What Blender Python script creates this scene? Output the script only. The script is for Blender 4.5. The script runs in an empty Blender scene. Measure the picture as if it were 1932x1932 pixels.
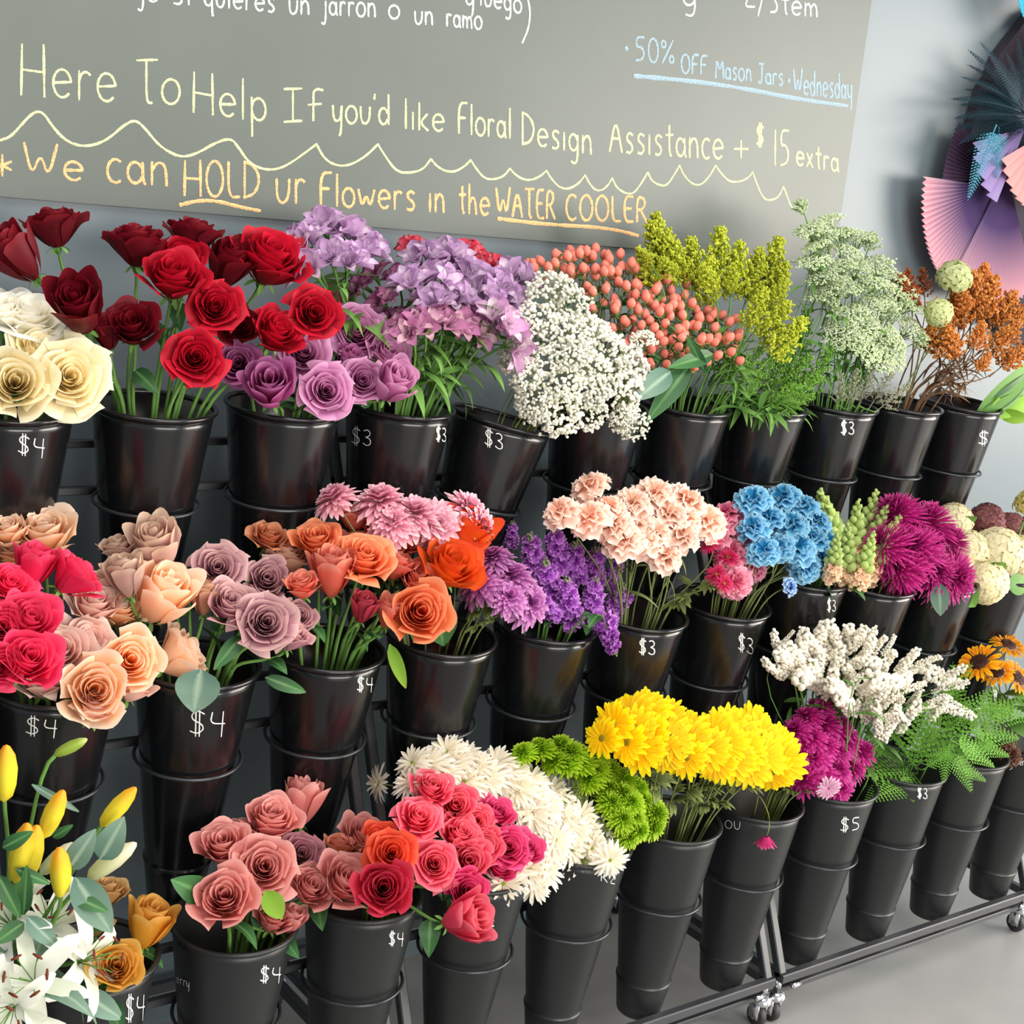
import bpy, math, random
import numpy as np
from mathutils import Vector, Matrix
random.seed(7); RNG = np.random.default_rng(7)
scene = bpy.context.scene
col = scene.collection
PI = math.pi
# ------------------------------------------------------------------ camera
FPX = 2703.15; YAW, PIT, ROL = .64565, .21173, -.09981; CAMZ = 1.715
FW = np.array([math.sin(YAW)*math.cos(PIT), math.cos(YAW)*math.cos(PIT), -math.sin(PIT)])
_r = np.array([math.cos(YAW), -math.sin(YAW), 0.]); _d = np.cross(FW, _r)
RT = math.cos(ROL)*_r + math.sin(ROL)*_d; DN = -math.sin(ROL)*_r + math.cos(ROL)*_d
cam = bpy.data.cameras.new('camera'); camo = bpy.data.objects.new('camera', cam); col.objects.link(camo)
cam.sensor_width = 36; cam.sensor_fit = 'HORIZONTAL'; cam.lens = 36*FPX/1932; cam.clip_start = .05; cam.clip_end = 200
M4 = Matrix(((RT[0], -DN[0], -FW[0], 0), (RT[1], -DN[1], -FW[1], 0), (RT[2], -DN[2], -FW[2], CAMZ), (0, 0, 0, 1)))
camo.matrix_world = M4
scene.camera = camo
CAM = np.array([0, 0, CAMZ])
# ------------------------------------------------------------------ light
def srgb(h):
    h = h.lstrip('#'); c = [int(h[i:i+2], 16)/255 for i in (0, 2, 4)]
    return tuple([(x/12.92 if x <= .04045 else ((x+.055)/1.055)**2.4) for x in c]+[1.])
world = bpy.data.worlds.new('world'); scene.world = world; world.use_nodes = True
bg = world.node_tree.nodes['Background']; bg.inputs[0].default_value = (.88, .94, 1, 1); bg.inputs[1].default_value = .42
def area(name, loc, target, sx, sy, power, color=(1, 1, 1)):
    l = bpy.data.lights.new(name, 'AREA'); l.shape = 'RECTANGLE'; l.size = sx; l.size_y = sy; l.energy = power; l.color = color
    o = bpy.data.objects.new(name, l); col.objects.link(o); o.location = loc
    o.rotation_euler = (Vector(target)-Vector(loc)).to_track_quat('-Z', 'Y').to_euler(); return o
area('shopfront_daylight', (7.4, -1.6, 1.9), (2.2, 2.2, .9), 5.0, 2.6, 480, (1, .93, .84))
area('rear_window_daylight', (1.5, -5.5, 2.1), (1.6, 2.2, .9), 5.5, 2.0, 300, (1, .95, .88))
area('ceiling_light', (1.2, .9, 3.3), (1.9, 2.2, .6), 3.2, 1.2, 52, (1, .95, .88))
scene.view_settings.view_transform = 'Standard'; scene.view_settings.look = 'None'
scene.view_settings.exposure = 0.42; scene.view_settings.gamma = 1; scene.view_settings.use_curve_mapping = False
# ------------------------------------------------------------------ helpers
def norm(v): v = np.asarray(v, float); return v/(np.linalg.norm(v)+1e-12)
def ray(x, y): return FW+(x-966)/FPX*RT+(y-966)/FPX*DN
def at(x, y, Y): v = ray(x, y); return CAM+v*(Y/v[1])
def pxscale(Y, x, y): return (Y/ray(x, y)[1])/FPX
def tag(o, label=None, cat=None, group=None, kind=None):
    if label: o['label'] = label
    if cat: o['category'] = cat
    if group: o['group'] = group
    if kind: o['kind'] = kind
    return o
def empty(name, loc=(0, 0, 0)):
    o = bpy.data.objects.new(name, None); o.empty_display_size = .02; col.objects.link(o); o.location = loc; return o
class MB:
    def __init__(s): s.v = []; s.f = []; s.a = []; s.b = []; s.m = []; s.n = 0
    def add(s, v, f, a=None, b=0., m=0):
        v = np.asarray(v, float); k = len(v); s.v.append(v)
        s.f += [tuple(i+s.n for i in q) for q in f]; s.m += [m]*len(f)
        s.a.append(np.full(k, 0. if a is None else a) if np.isscalar(a) or a is None else np.asarray(a, float))
        s.b.append(np.full(k, b) if np.isscalar(b) else np.asarray(b, float)); s.n += k; return s
    def xf(s, M, t=(0, 0, 0)):
        s.v = [x@np.asarray(M).T+np.asarray(t) for x in s.v]; return s
    def merge(s, o, M=None, t=(0, 0, 0)):
        for v, a, b in zip(o.v, o.a, o.b):
            s.v.append((v if M is None else v@np.asarray(M).T)+np.asarray(t)); s.a.append(a); s.b.append(b)
        s.f += [tuple(i+s.n for i in q) for q in o.f]; s.m += o.m; s.n += o.n; return s
    def mesh(s, name, mats, smooth=True):
        me = bpy.data.meshes.new(name)
        V = np.concatenate(s.v) if s.v else np.zeros((0, 3))
        me.from_pydata(V.tolist(), [], s.f)
        for nm, arr in (('ta', s.a), ('tb', s.b)):
            at_ = me.attributes.new(nm, 'FLOAT', 'POINT'); at_.data.foreach_set('value', np.concatenate(arr).astype(np.float32))
        for m in (mats if isinstance(mats, (list, tuple)) else [mats]): me.materials.append(m)
        if any(s.m): me.polygons.foreach_set('material_index', s.m)
        if smooth: me.polygons.foreach_set('use_smooth', [True]*len(me.polygons))
        me.update(); return me
def link(name, me, parent=None, loc=None, M=None):
    o = bpy.data.objects.new(name, me); col.objects.link(o)
    if parent is not None: o.parent = parent
    if M is not None: o.matrix_local = M
    elif loc is not None: o.location = loc
    return o
def obj(name, mb, mats, parent=None, smooth=True, off=None):
    if off is not None: mb.xf(np.eye(3), -np.asarray(off))
    return link(name, mb.mesh(name, mats, smooth), parent)
def frame(n, spin=0.):
    z = norm(n); x = norm(np.cross([0, 1, .1] if abs(z[1]) < .9 else [1, 0, 0], z)); y = np.cross(z, x)
    c, s = math.cos(spin), math.sin(spin); return np.stack([c*x+s*y, -s*x+c*y, z], 1)
def M44(R, s, t):
    m = Matrix.Identity(4)
    for i in range(3):
        for j in range(3): m[i][j] = R[i][j]*s
        m[i][3] = t[i]
    return m
def grid_faces(nu, nv, wrap=False):
    f = []
    for j in range(nv-1):
        for i in range(nu if wrap else nu-1):
            k = (i+1) % nu; f.append((j*nu+i, j*nu+k, (j+1)*nu+k, (j+1)*nu+i))
    return f
def tube(mb, pts, r, n=6, a=0., b=0., m=0, caps=True):
    pts = np.asarray(pts, float); k = len(pts); r = np.broadcast_to(np.asarray(r, float), (k,))
    T = np.gradient(pts, axis=0); V = []; up = np.array([.13, .31, .94])
    for i in range(k):
        t = norm(T[i]); x = np.cross(up, t)
        if np.linalg.norm(x) < .05: x = np.cross([1, 0, 0], t)
        x = norm(x); y = np.cross(t, x); th = np.arange(n)*2*PI/n
        V.append(pts[i]+r[i]*(np.cos(th)[:, None]*x+np.sin(th)[:, None]*y))
    f = grid_faces(n, k, True)
    if caps: f += [tuple(range(n))[::-1], tuple(range((k-1)*n, k*n))]
    mb.add(np.concatenate(V), f, a, b, m); return mb
def bez(p0, p1, p2, p3, n=9):
    t = np.linspace(0, 1, n)[:, None]; p0, p1, p2, p3 = map(np.asarray, (p0, p1, p2, p3))
    return (1-t)**3*p0+3*(1-t)**2*t*p1+3*(1-t)*t*t*p2+t**3*p3
def box(mb, c, s, m=0):
    c = np.asarray(c, float); s = np.asarray(s, float)/2
    v = [c+s*np.array([x, y, z]) for x in (-1, 1) for y in (-1, 1) for z in (-1, 1)]
    mb.add(v, [(0, 1, 3, 2), (4, 6, 7, 5), (0, 4, 5, 1), (2, 3, 7, 6), (0, 2, 6, 4), (1, 5, 7, 3)], m=m); return mb
def bar(mb, p, q, w, h=None, up=(0, 0, 1)):
    p = np.asarray(p, float); q = np.asarray(q, float); h = h or w
    t = norm(q-p); x = norm(np.cross(t, up)); y = np.cross(x, t); bv = min(w, h)*.12
    prof = [(-w/2+bv, -h/2), (w/2-bv, -h/2), (w/2, -h/2+bv), (w/2, h/2-bv), (w/2-bv, h/2), (-w/2+bv, h/2), (-w/2, h/2-bv), (-w/2, -h/2+bv)]
    V = [p+a*x+b*y for a, b in prof]+[q+a*x+b*y for a, b in prof]
    mb.add(V, [(i, (i+1) % 8, 8+(i+1) % 8, 8+i) for i in range(8)]+[tuple(range(8))[::-1], tuple(range(8, 16))]); return mb
def lathe(mb, prof, n=48, m=0):
    th = np.arange(n)*2*PI/n
    V = np.concatenate([np.stack([r*np.cos(th), r*np.sin(th), 0*th+z], 1) for r, z in prof])
    mb.add(V, grid_faces(n, len(prof), True), m=m); return mb
ICO = None
def puff(mb, c, r, a=0., b=0., m=0, sq=1.):
    # small 12-vertex ball
    global ICO
    if ICO is None:
        t = (1+5**.5)/2; v = np.array([(-1, t, 0), (1, t, 0), (-1, -t, 0), (1, -t, 0), (0, -1, t), (0, 1, t), (0, -1, -t), (0, 1, -t), (t, 0, -1), (t, 0, 1), (-t, 0, -1), (-t, 0, 1)])/math.sqrt(1+t*t)
        f = [(0, 11, 5), (0, 5, 1), (0, 1, 7), (0, 7, 10), (0, 10, 11), (1, 5, 9), (5, 11, 4), (11, 10, 2), (10, 7, 6), (7, 1, 8), (3, 9, 4), (3, 4, 2), (3, 2, 6), (3, 6, 8), (3, 8, 9), (4, 9, 5), (2, 4, 11), (6, 2, 10), (8, 6, 7), (9, 8, 1)]
        ICO = (v, f)
    mb.add(np.asarray(c)+ICO[0]*np.array([r, r, r*sq]), ICO[1], a, b, m); return mb
# ------------------------------------------------------------------ materials
def mat(name, color, rough=.5, metal=0., spec=.5, noise=0., nscale=8., dark=None, bump=0., bscale=60., coat=0.):
    m = bpy.data.materials.new(name); m.use_nodes = True; nt = m.node_tree; b = nt.nodes['Principled BSDF']
    c = srgb(color) if isinstance(color, str) else color
    b.inputs['Base Color'].default_value = c; b.inputs['Roughness'].default_value = rough; b.inputs['Metallic'].default_value = metal
    b.inputs['Specular IOR Level'].default_value = spec; b.inputs['Coat Weight'].default_value = coat; b.inputs['Coat Roughness'].default_value = .15
    tc = nt.nodes.new('ShaderNodeTexCoord')
    if noise > 0:
        n = nt.nodes.new('ShaderNodeTexNoise'); n.inputs['Scale'].default_value = nscale; n.inputs['Detail'].default_value = 6
        nt.links.new(tc.outputs['Object'], n.inputs['Vector'])
        mx = nt.nodes.new('ShaderNodeMix'); mx.data_type = 'RGBA'
        mx.inputs[6].default_value = c; d = srgb(dark) if dark else tuple(x*.6 for x in c[:3])+(1,)
        mx.inputs[7].default_value = d
        mr = nt.nodes.new('ShaderNodeMapRange'); mr.inputs[1].default_value = .35; mr.inputs[2].default_value = .7; mr.inputs[4].default_value = noise
        nt.links.new(n.outputs[0], mr.inputs[0]); nt.links.new(mr.outputs[0], mx.inputs[0]); nt.links.new(mx.outputs[2], b.inputs['Base Color'])
    if bump > 0:
        n2 = nt.nodes.new('ShaderNodeTexNoise'); n2.inputs['Scale'].default_value = bscale; n2.inputs['Detail'].default_value = 4
        nt.links.new(tc.outputs['Object'], n2.inputs['Vector']); bp = nt.nodes.new('ShaderNodeBump'); bp.inputs['Strength'].default_value = bump; bp.inputs['Distance'].default_value = .002
        nt.links.new(n2.outputs[0], bp.inputs['Height']); nt.links.new(bp.outputs[0], b.inputs['Normal'])
    return m
_pm = {}
def petal(inner, outer, edge=None, name='petal', trans=.34, rough=.55, pos=.75):
    """inner layer colour -> outer layer colour by tb; petal rim tinted 'edge' by ta."""
    key = (inner, outer, edge, trans)
    if key in _pm: return _pm[key]
    m = bpy.data.materials.new(name+'_'+outer.strip('#')); m.use_nodes = True; nt = m.node_tree; L = nt.links
    b = nt.nodes['Principled BSDF']; b.inputs['Roughness'].default_value = rough; b.inputs['Specular IOR Level'].default_value = .25
    A = nt.nodes.new('ShaderNodeAttribute'); A.attribute_name = 'ta'; B = nt.nodes.new('ShaderNodeAttribute'); B.attribute_name = 'tb'
    mx = nt.nodes.new('ShaderNodeMix'); mx.data_type = 'RGBA'; mx.inputs[6].default_value = srgb(inner); mx.inputs[7].default_value = srgb(outer)
    L.new(B.outputs['Fac'], mx.inputs[0]); out = mx.outputs[2]
    if edge:
        mr = nt.nodes.new('ShaderNodeMapRange'); mr.inputs[1].default_value = pos; mr.inputs[2].default_value = 1.; L.new(A.outputs['Fac'], mr.inputs[0])
        m2 = nt.nodes.new('ShaderNodeMix'); m2.data_type = 'RGBA'; L.new(mr.outputs[0], m2.inputs[0]); L.new(out, m2.inputs[6]); m2.inputs[7].default_value = srgb(edge); out = m2.outputs[2]
    oi = nt.nodes.new('ShaderNodeObjectInfo'); hv = nt.nodes.new('ShaderNodeHueSaturation')
    mr = nt.nodes.new('ShaderNodeMapRange'); mr.inputs[3].default_value = .88; mr.inputs[4].default_value = 1.1; L.new(oi.outputs['Random'], mr.inputs[0]); L.new(mr.outputs[0], hv.inputs['Value'])
    L.new(out, hv.inputs['Color']); out = hv.outputs[0]
    L.new(out, b.inputs['Base Color'])
    tr = nt.nodes.new('ShaderNodeBsdfTranslucent'); L.new(out, tr.inputs['Color']); ms = nt.nodes.new('ShaderNodeMixShader'); ms.inputs[0].default_value = trans
    L.new(b.outputs[0], ms.inputs[1]); L.new(tr.outputs[0], ms.inputs[2]); L.new(ms.outputs[0], nt.nodes['Material Output'].inputs['Surface'])
    _pm[key] = m; return m
GREEN = petal('#4d7a35', '#6f9a4a', None, 'stem', .1); DKGREEN = petal('#23482a', '#3f6f3c', '#5d8a50', 'leaf', .12, .4)
OLIVE = petal('#5a6636', '#7d8b50', None, 'stem', .1); LIME = petal('#6f9c2c', '#93bd45', None, 'leaf', .2)
SAGE = petal('#56796a', '#84a08c', '#9fb8a2', 'leaf', .15, .45); BROWNS = petal('#4b3324', '#7a5a3c', None, 'dry', .05)
PLASTIC = mat('bucket_black_plastic', (.005, .006, .007, 1), .20, spec=.5, noise=.35, nscale=14, dark='#1d1716', bump=.06, bscale=25)
PLASTIC2 = mat('bucket_matte_plastic', (.012, .014, .014, 1), .38, spec=.5, bump=.15, bscale=400)
METAL = mat('rack_black_steel', (.035, .037, .042, 1), .42, spec=.7)
RINGM = mat('rack_ring_steel', (.05, .055, .06, 1), .28, metal=.6)
CHROME = mat('chrome', (.75, .75, .76, 1), .18, metal=1.)
RUBBER = mat('caster_rubber', (.02, .02, .02, 1), .6)
FROST = mat('price_marker_white', '#e8e8e2', .7)
# ------------------------------------------------------------------ petal geometry
def patch(mb, fn, nu, nv, tb):
    u, v = np.meshgrid(np.linspace(-1, 1, nu), np.linspace(0, 1, nv)); u = u.ravel(); v = v.ravel()
    mb.add(fn(u, v), grid_faces(nu, nv), v, tb); return mb
def rose_mesh(openn=.6, n=26, seed=0, ruffle=.04, tall=1.):
    R = np.random.default_rng(seed); mb = MB()
    for k in range(n):
        t = k/(n-1); a = k*2.399+R.uniform(-.25, .25); w = 1.75-1.0*t+R.uniform(-.08, .08)
        Rk = .07+(.50+.18*openn)*t**.85; Hk = (1.12-.30*t*t*openn+R.uniform(-.03, .03))*tall
        fl = (.05+.50*openn*t**1.6)*R.uniform(.7, 1.25); curl = .40*openn*t**1.5*R.uniform(.6, 1.3); ph = R.uniform(0, 6); tip = R.uniform(-.1, .12)
        def fn(u, v, a=a, w=w, Rk=Rk, Hk=Hk, fl=fl, curl=curl, ph=ph, t=t, tip=tip):
            uu = u*(np.sin(np.clip(v*1.35+.16, 0, 1)*PI/2)**.7)*(1-.10*v*v)
            e = np.clip((v-.62)/.38, 0, 1); lip = .17*np.abs(u)**2.6+tip*(1-u*u)*.5
            r = Rk*(.28+.72*np.sin(np.clip(v*1.25, 0, 1)*PI/2)**.8)+fl*v**2.6+.06*(1-np.abs(u))*t*v
            r = r+ruffle*np.sin(3.1*u+ph)*v*v*(.3+t)
            z = Hk*(v*(1-lip*v))-curl*e*e*(.6+.4*np.cos(u*1.3+ph))+ruffle*.7*np.sin(4*u+ph)*e
            # outer petal corners fold back into points
            r = r+.12*openn*t*e*e*np.abs(u)**2
            th = a+w*uu*(.75 if t > .5 else 1)+.25*v*(1-t); return np.stack([r*np.cos(th), r*np.sin(th), z], 1)
        patch(mb, fn, 9, 8, t)
    s = .90/np.percentile(np.linalg.norm(np.concatenate(mb.v)[:, :2], axis=1), 93)
    mb.xf(np.eye(3)*s); return mb
def strap(mb, a, e0, curl, L, w, r0, z0, tb, nv=6, cup=.25, blunt=.5, twist=0., wav=0.):
    def fn(u, v):
        em = e0+curl*v*.5; rr = r0+L*v*np.cos(em); z = z0+L*v*np.sin(em)
        wd = w*(np.clip(v*2.4+.25, 0, 1))*np.sqrt(np.clip(1-np.clip((v-.62)/.39, 0, 1)**(2+2*blunt), 0, 1))
        y = u*wd; el = em+PI/2
        nz = cup*wd*u*u+wav*np.sin(u*5+v*9)*v
        rr = rr+nz*np.cos(el); z = z+nz*np.sin(el)
        return np.stack([rr*np.cos(a)-y*np.sin(a), rr*np.sin(a)+y*np.cos(a), z], 1)
    patch(mb, fn, 3, nv, tb)
def mum_mesh(layers, n0=16, seed=0, L=(.45, .95), w=.09, e=(1.35, -.1), curl=-.5, r0=.05, z0=.0, blunt=.5, dz=.25, jit=.12, disc=0.):
    R = np.random.default_rng(seed); mb = MB()
    for k in range(layers):
        t = k/max(layers-1, 1); n = int(n0*(.45+.55*t)) if layers > 2 else n0
        for i in range(n):
            a = 2*PI*(i+.5*(k % 2))/n+R.uniform(-.12, .12)
            strap(mb, a, e[0]+(e[1]-e[0])*t**.8+R.uniform(-jit, jit), curl*R.uniform(.6, 1.3), (L[0]+(L[1]-L[0])*t)*R.uniform(.88, 1.08), w*R.uniform(.85, 1.15), r0+.08*t, z0+dz*(1-t), t, 6, .35, blunt)
    return mb
def disc_mb(r, h, z=0., n=14, tb=0.):
    mb = MB(); prof = [(r, z), (r*.9, z+h*.7), (r*.55, z+h), (r*.2, z+h*.85)]
    lathe(mb, prof, n); V = np.concatenate(mb.v); mb.add([[0, 0, z+h*.8]], []); mb.f += [((3*n+i), (3*n+(i+1) % n), 4*n) for i in range(n)]; mb.m += [0]*n
    R = np.random.default_rng(5)
    for i in range(40):
        q = math.sqrt(R.uniform(0, 1))*r*.9; th = R.uniform(0, 6.28); puff(mb, (q*math.cos(th), q*math.sin(th), z+h*(1-.4*(q/r)**2)), r*.09)
    return mb
def carnation_mesh(seed=0, n=26, jag=.10):
    R = np.random.default_rng(seed); mb = MB()
    for k in range(n):
        t = k/(n-1); a = k*2.399+R.uniform(-.3, .3); el = 1.45-1.25*t+R.uniform(-.15, .15); L = .62+.38*t; W = .62+.1*t; ph = R.uniform(0, 6); f1 = R.uniform(5, 8)
        def fn(u, v, a=a, el=el, L=L, W=W, ph=ph, f1=f1, t=t):
            rad = L*v*(1-.13*u*u)+jag*.6*v**3*np.sin(u*f1*2.3+ph); em = el-.55*v
            th = u*W*np.clip(v*1.2+.1, 0, 1); wob = jag*1.3*np.sin(u*f1+ph)*v*v
            x = rad*np.cos(th)*np.cos(em)-wob*np.sin(em); z = rad*np.cos(th)*np.sin(em)+wob*np.cos(em); y = rad*np.sin(th)
            return np.stack([x*np.cos(a)-y*np.sin(a), x*np.sin(a)+y*np.cos(a), z+.02], 1)
        patch(mb, fn, 11, 6, t)
    return mb
def alstro_mesh(seed=0):
    R = np.random.default_rng(seed); mb = MB()
    for k in range(6):
        strap(mb, k*PI/3+R.uniform(-.15, .15), 1.15+R.uniform(-.1, .1), -.75, 1.05*R.uniform(.9, 1.1), .30 if k % 2 else .22, .05, 0, (k % 2)*1., 7, .7, .2)
    for k in range(5):
        a = R.uniform(0, 6.28); p = np.array([.18*math.cos(a), .18*math.sin(a), .75]); tube(mb, [(0, 0, 0), p*.6, p], .014, 4, .2, .5)
    return mb
def leaf_mb(L, w, bend=.5, seed=0, fold=.25, point=1.):
    """leaf along +X from origin, bending down"""
    mb = MB()
    def fn(u, v):
        e = -bend*v*v*.7; x = L*v*np.cos(e*.5); z = L*v*np.sin(e)
        wd = w*np.sin(np.clip(v, 0, 1)**(.75 if point > .5 else .6)*PI)**.8+.001; y = u*wd
        return np.stack([x, y, z+fold*np.abs(u)*wd+.03*w*np.sin(v*14)*np.abs(u)], 1)
    u, v = np.meshgrid(np.linspace(-1, 1, 5), np.linspace(0, 1, 9)); u = u.ravel(); v = v.ravel()
    mb.add(fn(u, v), grid_faces(5, 9), 1-np.abs(u)*1., v); return mb
def calyx_mb(s=1.):
    mb = MB(); lathe(mb, [(.05, -.28), (.13, -.16), (.16, -.05), (.10, .02)], 10)
    for i in range(5): strap(mb, i*2*PI/5, -.15, -.9, .42, .075, .1, 0., 1., 5, .2, -.0)
    return mb
# ------------------------------------------------------------------ setting
WY = 2.486
def struct(name, mb, m, **k): o = obj(name, mb, m, smooth=False); o['kind'] = 'structure'; return o
FLOORM = mat('polished_concrete', '#a4a2a0', .36, spec=.5, noise=.75, nscale=2.2, dark='#868a8a', bump=.08, bscale=12)
WALLM = mat('grey_wall_paint', '#68747a', .38, spec=.34, noise=.25, nscale=1.5, dark='#5c676c', bump=.04, bscale=45)
CEILM = mat('ceiling_paint', '#8c8c88', .8)
struct('floor', box(MB(), (2.5, -1.5, -.05), (15, 9, .1)), FLOORM)
struct('wall_back', box(MB(), (2.5, WY+.06, 1.75), (15, .12, 3.5)), WALLM)
# chalkboard sheet fixed on the wall
BOARDM = mat('chalkboard_surface', '#4a524d', .42, spec=.46, noise=.45, nscale=2.6, dark='#59605b', bump=.05, bscale=70)
bt = WY-.012
pr = at(1590, 377, bt); pb = at(560, 415, bt); pb2 = at(1198, 470, bt)
board_z0 = (pb[2]+pb2[2])/2; board_x1 = at(1617, 190, bt)[0]
board = empty('chalkboard', (board_x1-1.6, WY, board_z0))
tag(board, 'large grey chalkboard covered in pastel chalk writing on the wall above the buckets', 'chalkboard')
def part(name, mb, mats, parent, smooth=True):
    return obj(name, mb, mats, parent, smooth, off=parent.location)
part('board', box(MB(), ((board_x1-1.2)/2, WY-.008, board_z0+.75), (board_x1+1.2, .010, 1.5)), BOARDM, board, False)
# ------------------------------------------------------------------ hand lettering
def arc(cx, cy, rx, ry, a0, a1, n=9):
    return [(cx+rx*math.cos(math.radians(a0+(a1-a0)*i/n)), cy+ry*math.sin(math.radians(a0+(a1-a0)*i/n))) for i in range(n+1)]
X = .58
G = {'H': (.7, [[(0, 0), (.02, 1)], [(.6, 0), (.58, 1.02)], [(0, .5), (.6, .48)]]), 'e': (.55, [[(.03, .3), (.5, .34)]+arc(.26, .3, .24, .28, 10, 320)]),
 'r': (.4, [[(.05, 0), (.05, X)], [(.05, .38)]+arc(.22, .38, .16, .18, 150, 40, 5)]), 'T': (.6, [[(0, 1), (.6, 1.02)], [(.28, 1), (.28, .15), (.34, .02), (.45, .03)]]),
 'o': (.55, [arc(.26, .29, .25, .29, 90, 450, 14)]), 'l': (.2, [[(.08, 0), (.08, 1)]]), 'p': (.55, [[(.05, X), (.07, -.38)], arc(.27, .3, .22, .27, 170, -170, 12)]),
 'I': (.55, [[(0, 1), (.5, 1)], [(.25, 1), (.25, 0)], [(0, 0), (.5, .02)]]), 'f': (.45, [[(.42, .93)]+arc(.28, .82, .13, .15, 60, 170, 5)+[(.15, 0)], [(0, .5), (.38, .52)]]),
 'y': (.5, [[(.02, X), (.05, .15), (.2, .05), (.38, .15), (.42, X)], [(.42, X), (.4, -.25), (.32, -.42)]]), 'u': (.52, [[(.03, X), (.04, .15), (.18, .0), (.36, .06), (.44, .25), (.45, X)]]),
 "'": (.12, [[(.05, 1), (.03, .8)]]), 'd': (.55, [arc(.22, .28, .2, .27, 20, 340, 11), [(.45, 1), (.46, 0)]]), 'i': (.2, [[(.08, X), (.08, 0)]]),
 'k': (.5, [[(.05, .9), (.05, 0)], [(.4, .55), (.07, .25), (.43, 0)]]), 'F': (.55, [[(.05, 0), (.04, 1), (.52, 1.02)], [(.04, .52), (.42, .53)]]), 'a': (.52, [arc(.22, .28, .2, .26, 30, 340, 11), [(.42, .55), (.43, .1), (.5, 0)]]),
 'D': (.65, [[(.05, 1), (.05, 0)], [(0, 1), (.3, .95), (.56, .7), (.58, .4), (.4, .1), (0, .0)]]), 's': (.45, [[(.38, .52), (.22, .6), (.08, .5), (.12, .36), (.3, .28), (.38, .14), (.25, 0), (.05, .05)]]),
 'g': (.52, [arc(.22, .3, .2, .26, 20, 340, 11), [(.42, .55), (.43, -.2), (.3, -.38), (.1, -.3)]]), 'n': (.52, [[(.05, X), (.05, 0)], [(.05, .35), (.18, .56), (.34, .55), (.42, .4), (.44, 0)]]),
 'A': (.65, [[(0, 0), (.3, 1.03), (.6, 0)], [(.1, .4), (.52, .4)]]), 't': (.42, [[(.2, .9), (.2, .1), (.3, 0)], [(0, .6), (.4, .62)]]), 'c': (.45, [arc(.25, .29, .22, .29, 50, 310, 9)]),
 '+': (.6, [[(.3, 0), (.3, .9)], [(0, .45), (.6, .47)]]), '$': (.55, [[(.5, .85), (.3, 1), (.08, .85), (.1, .6), (.42, .42), (.46, .18), (.25, 0), (.02, .12)], [(.22, 1.12), (.2, -.12)], [(.34, 1.12), (.32, -.12)]]),
 '1': (.2, [[(.1, 0), (.12, 1)]]), '5': (.5, [[(.45, 1), (.1, 1), (.08, .58), (.3, .6), (.44, .4), (.38, .1), (.05, .02)]]), 'x': (.48, [[(.03, X), (.42, 0)], [(.4, X), (.03, 0)]]),
 'W': (.9, [[(0, 1), (.2, 0), (.42, .75), (.62, 0), (.85, 1.05)]]), 'w': (.75, [[(.02, X), (.18, 0), (.35, .45), (.52, 0), (.7, X)]]), 'O': (.68, [arc(.32, .5, .31, .5, 90, 450, 16)]), 'L': (.5, [[(.05, 1), (.05, 0), (.48, .02)]]),
 'h': (.52, [[(.05, 1), (.05, 0)], [(.05, .35), (.2, .56), (.36, .5), (.42, 0)]]), 'E': (.52, [[(.48, 1), (.05, 1), (.05, 0), (.5, .02)], [(.05, .52), (.4, .53)]]), 'R': (.58, [[(.05, 0), (.05, 1), (.4, .95), (.45, .7), (.3, .5), (.05, .48)], [(.22, .48), (.55, 0)]]),
 'C': (.6, [arc(.33, .5, .3, .5, 50, 310, 12)]), 'q': (.52, [arc(.22, .3, .2, .26, 20, 340, 11), [(.42, .55), (.43, -.4), (.5, -.3)]]), 'j': (.3, [[(.2, X), (.2, -.25), (.08, -.4), (-.05, -.3)], ]),
 'ó': (.55, [arc(.26, .29, .25, .29, 90, 450, 14), [(.25, .72), (.38, .9)]]), 'm': (.75, [[(.05, X), (.05, 0)], [(.05, .38), (.2, .56), (.33, .4), (.34, 0)], [(.34, .38), (.5, .56), (.63, .4), (.65, 0)]]),
 ')': (.35, [[(0, 1), (.2, .5), (.18, 0), (0, -.4)]]), '2': (.5, [[(.05, .8), (.2, 1), (.4, .9), (.4, .65), (.05, 0), (.48, .02)]]), '/': (.35, [[(.3, 1), (0, -.1)]]), '0': (.5, [arc(.25, .5, .22, .5, 90, 450, 14)]),
 '%': (.6, [[(.55, 1), (.05, 0)], arc(.12, .8, .1, .15, 0, 360, 8), arc(.48, .2, .1, .15, 0, 360, 8)]), 'M': (.75, [[(0, 0), (.08, 1), (.35, .3), (.62, 1), (.7, 0)]]), 'J': (.5, [[(0, 1), (.5, 1)], [(.3, 1), (.28, .15), (.1, 0), (-.02, .15)]]),
 '3': (.5, [[(.05, .9), (.25, 1), (.42, .85), (.35, .6), (.15, .52)], [(.15, .52), (.42, .42), (.42, .1), (.2, -.02), (0, .12)]]), '4': (.55, [[(.1, .95), (.02, .45), (.5, .48)], [(.45, 1), (.38, -.1)]]),
 '*': (.6, [[(.3, 1), (.3, .0)], [(0, .7), (.6, .3)], [(0, .3), (.6, .7)]]), 'z': (.4, [[(0, X), (.4, X), (0, 0), (.4, 0)]]), 'S': (.5, [[(.45, .9), (.25, 1), (.05, .8), (.4, .4), (.35, .08), (.02, .05)]]), 'Z': (.5, [[(0, 1), (.5, 1), (0, 0), (.5, 0)]])}
def layout(word, x0, x1, y0, y1, cap):
    tot = sum(G[c][0] for c in word)+.10*(len(word)-1); sc = (x1-x0)/tot; x = 0; out = []
    for c in word:
        w, st = G[c]
        for s in st:
            out.append([(x0+(x+px)*sc, y0+(y1-y0)*((x+px)/tot)-py*cap) for px, py in s])
        x += w+.10
    return out
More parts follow.
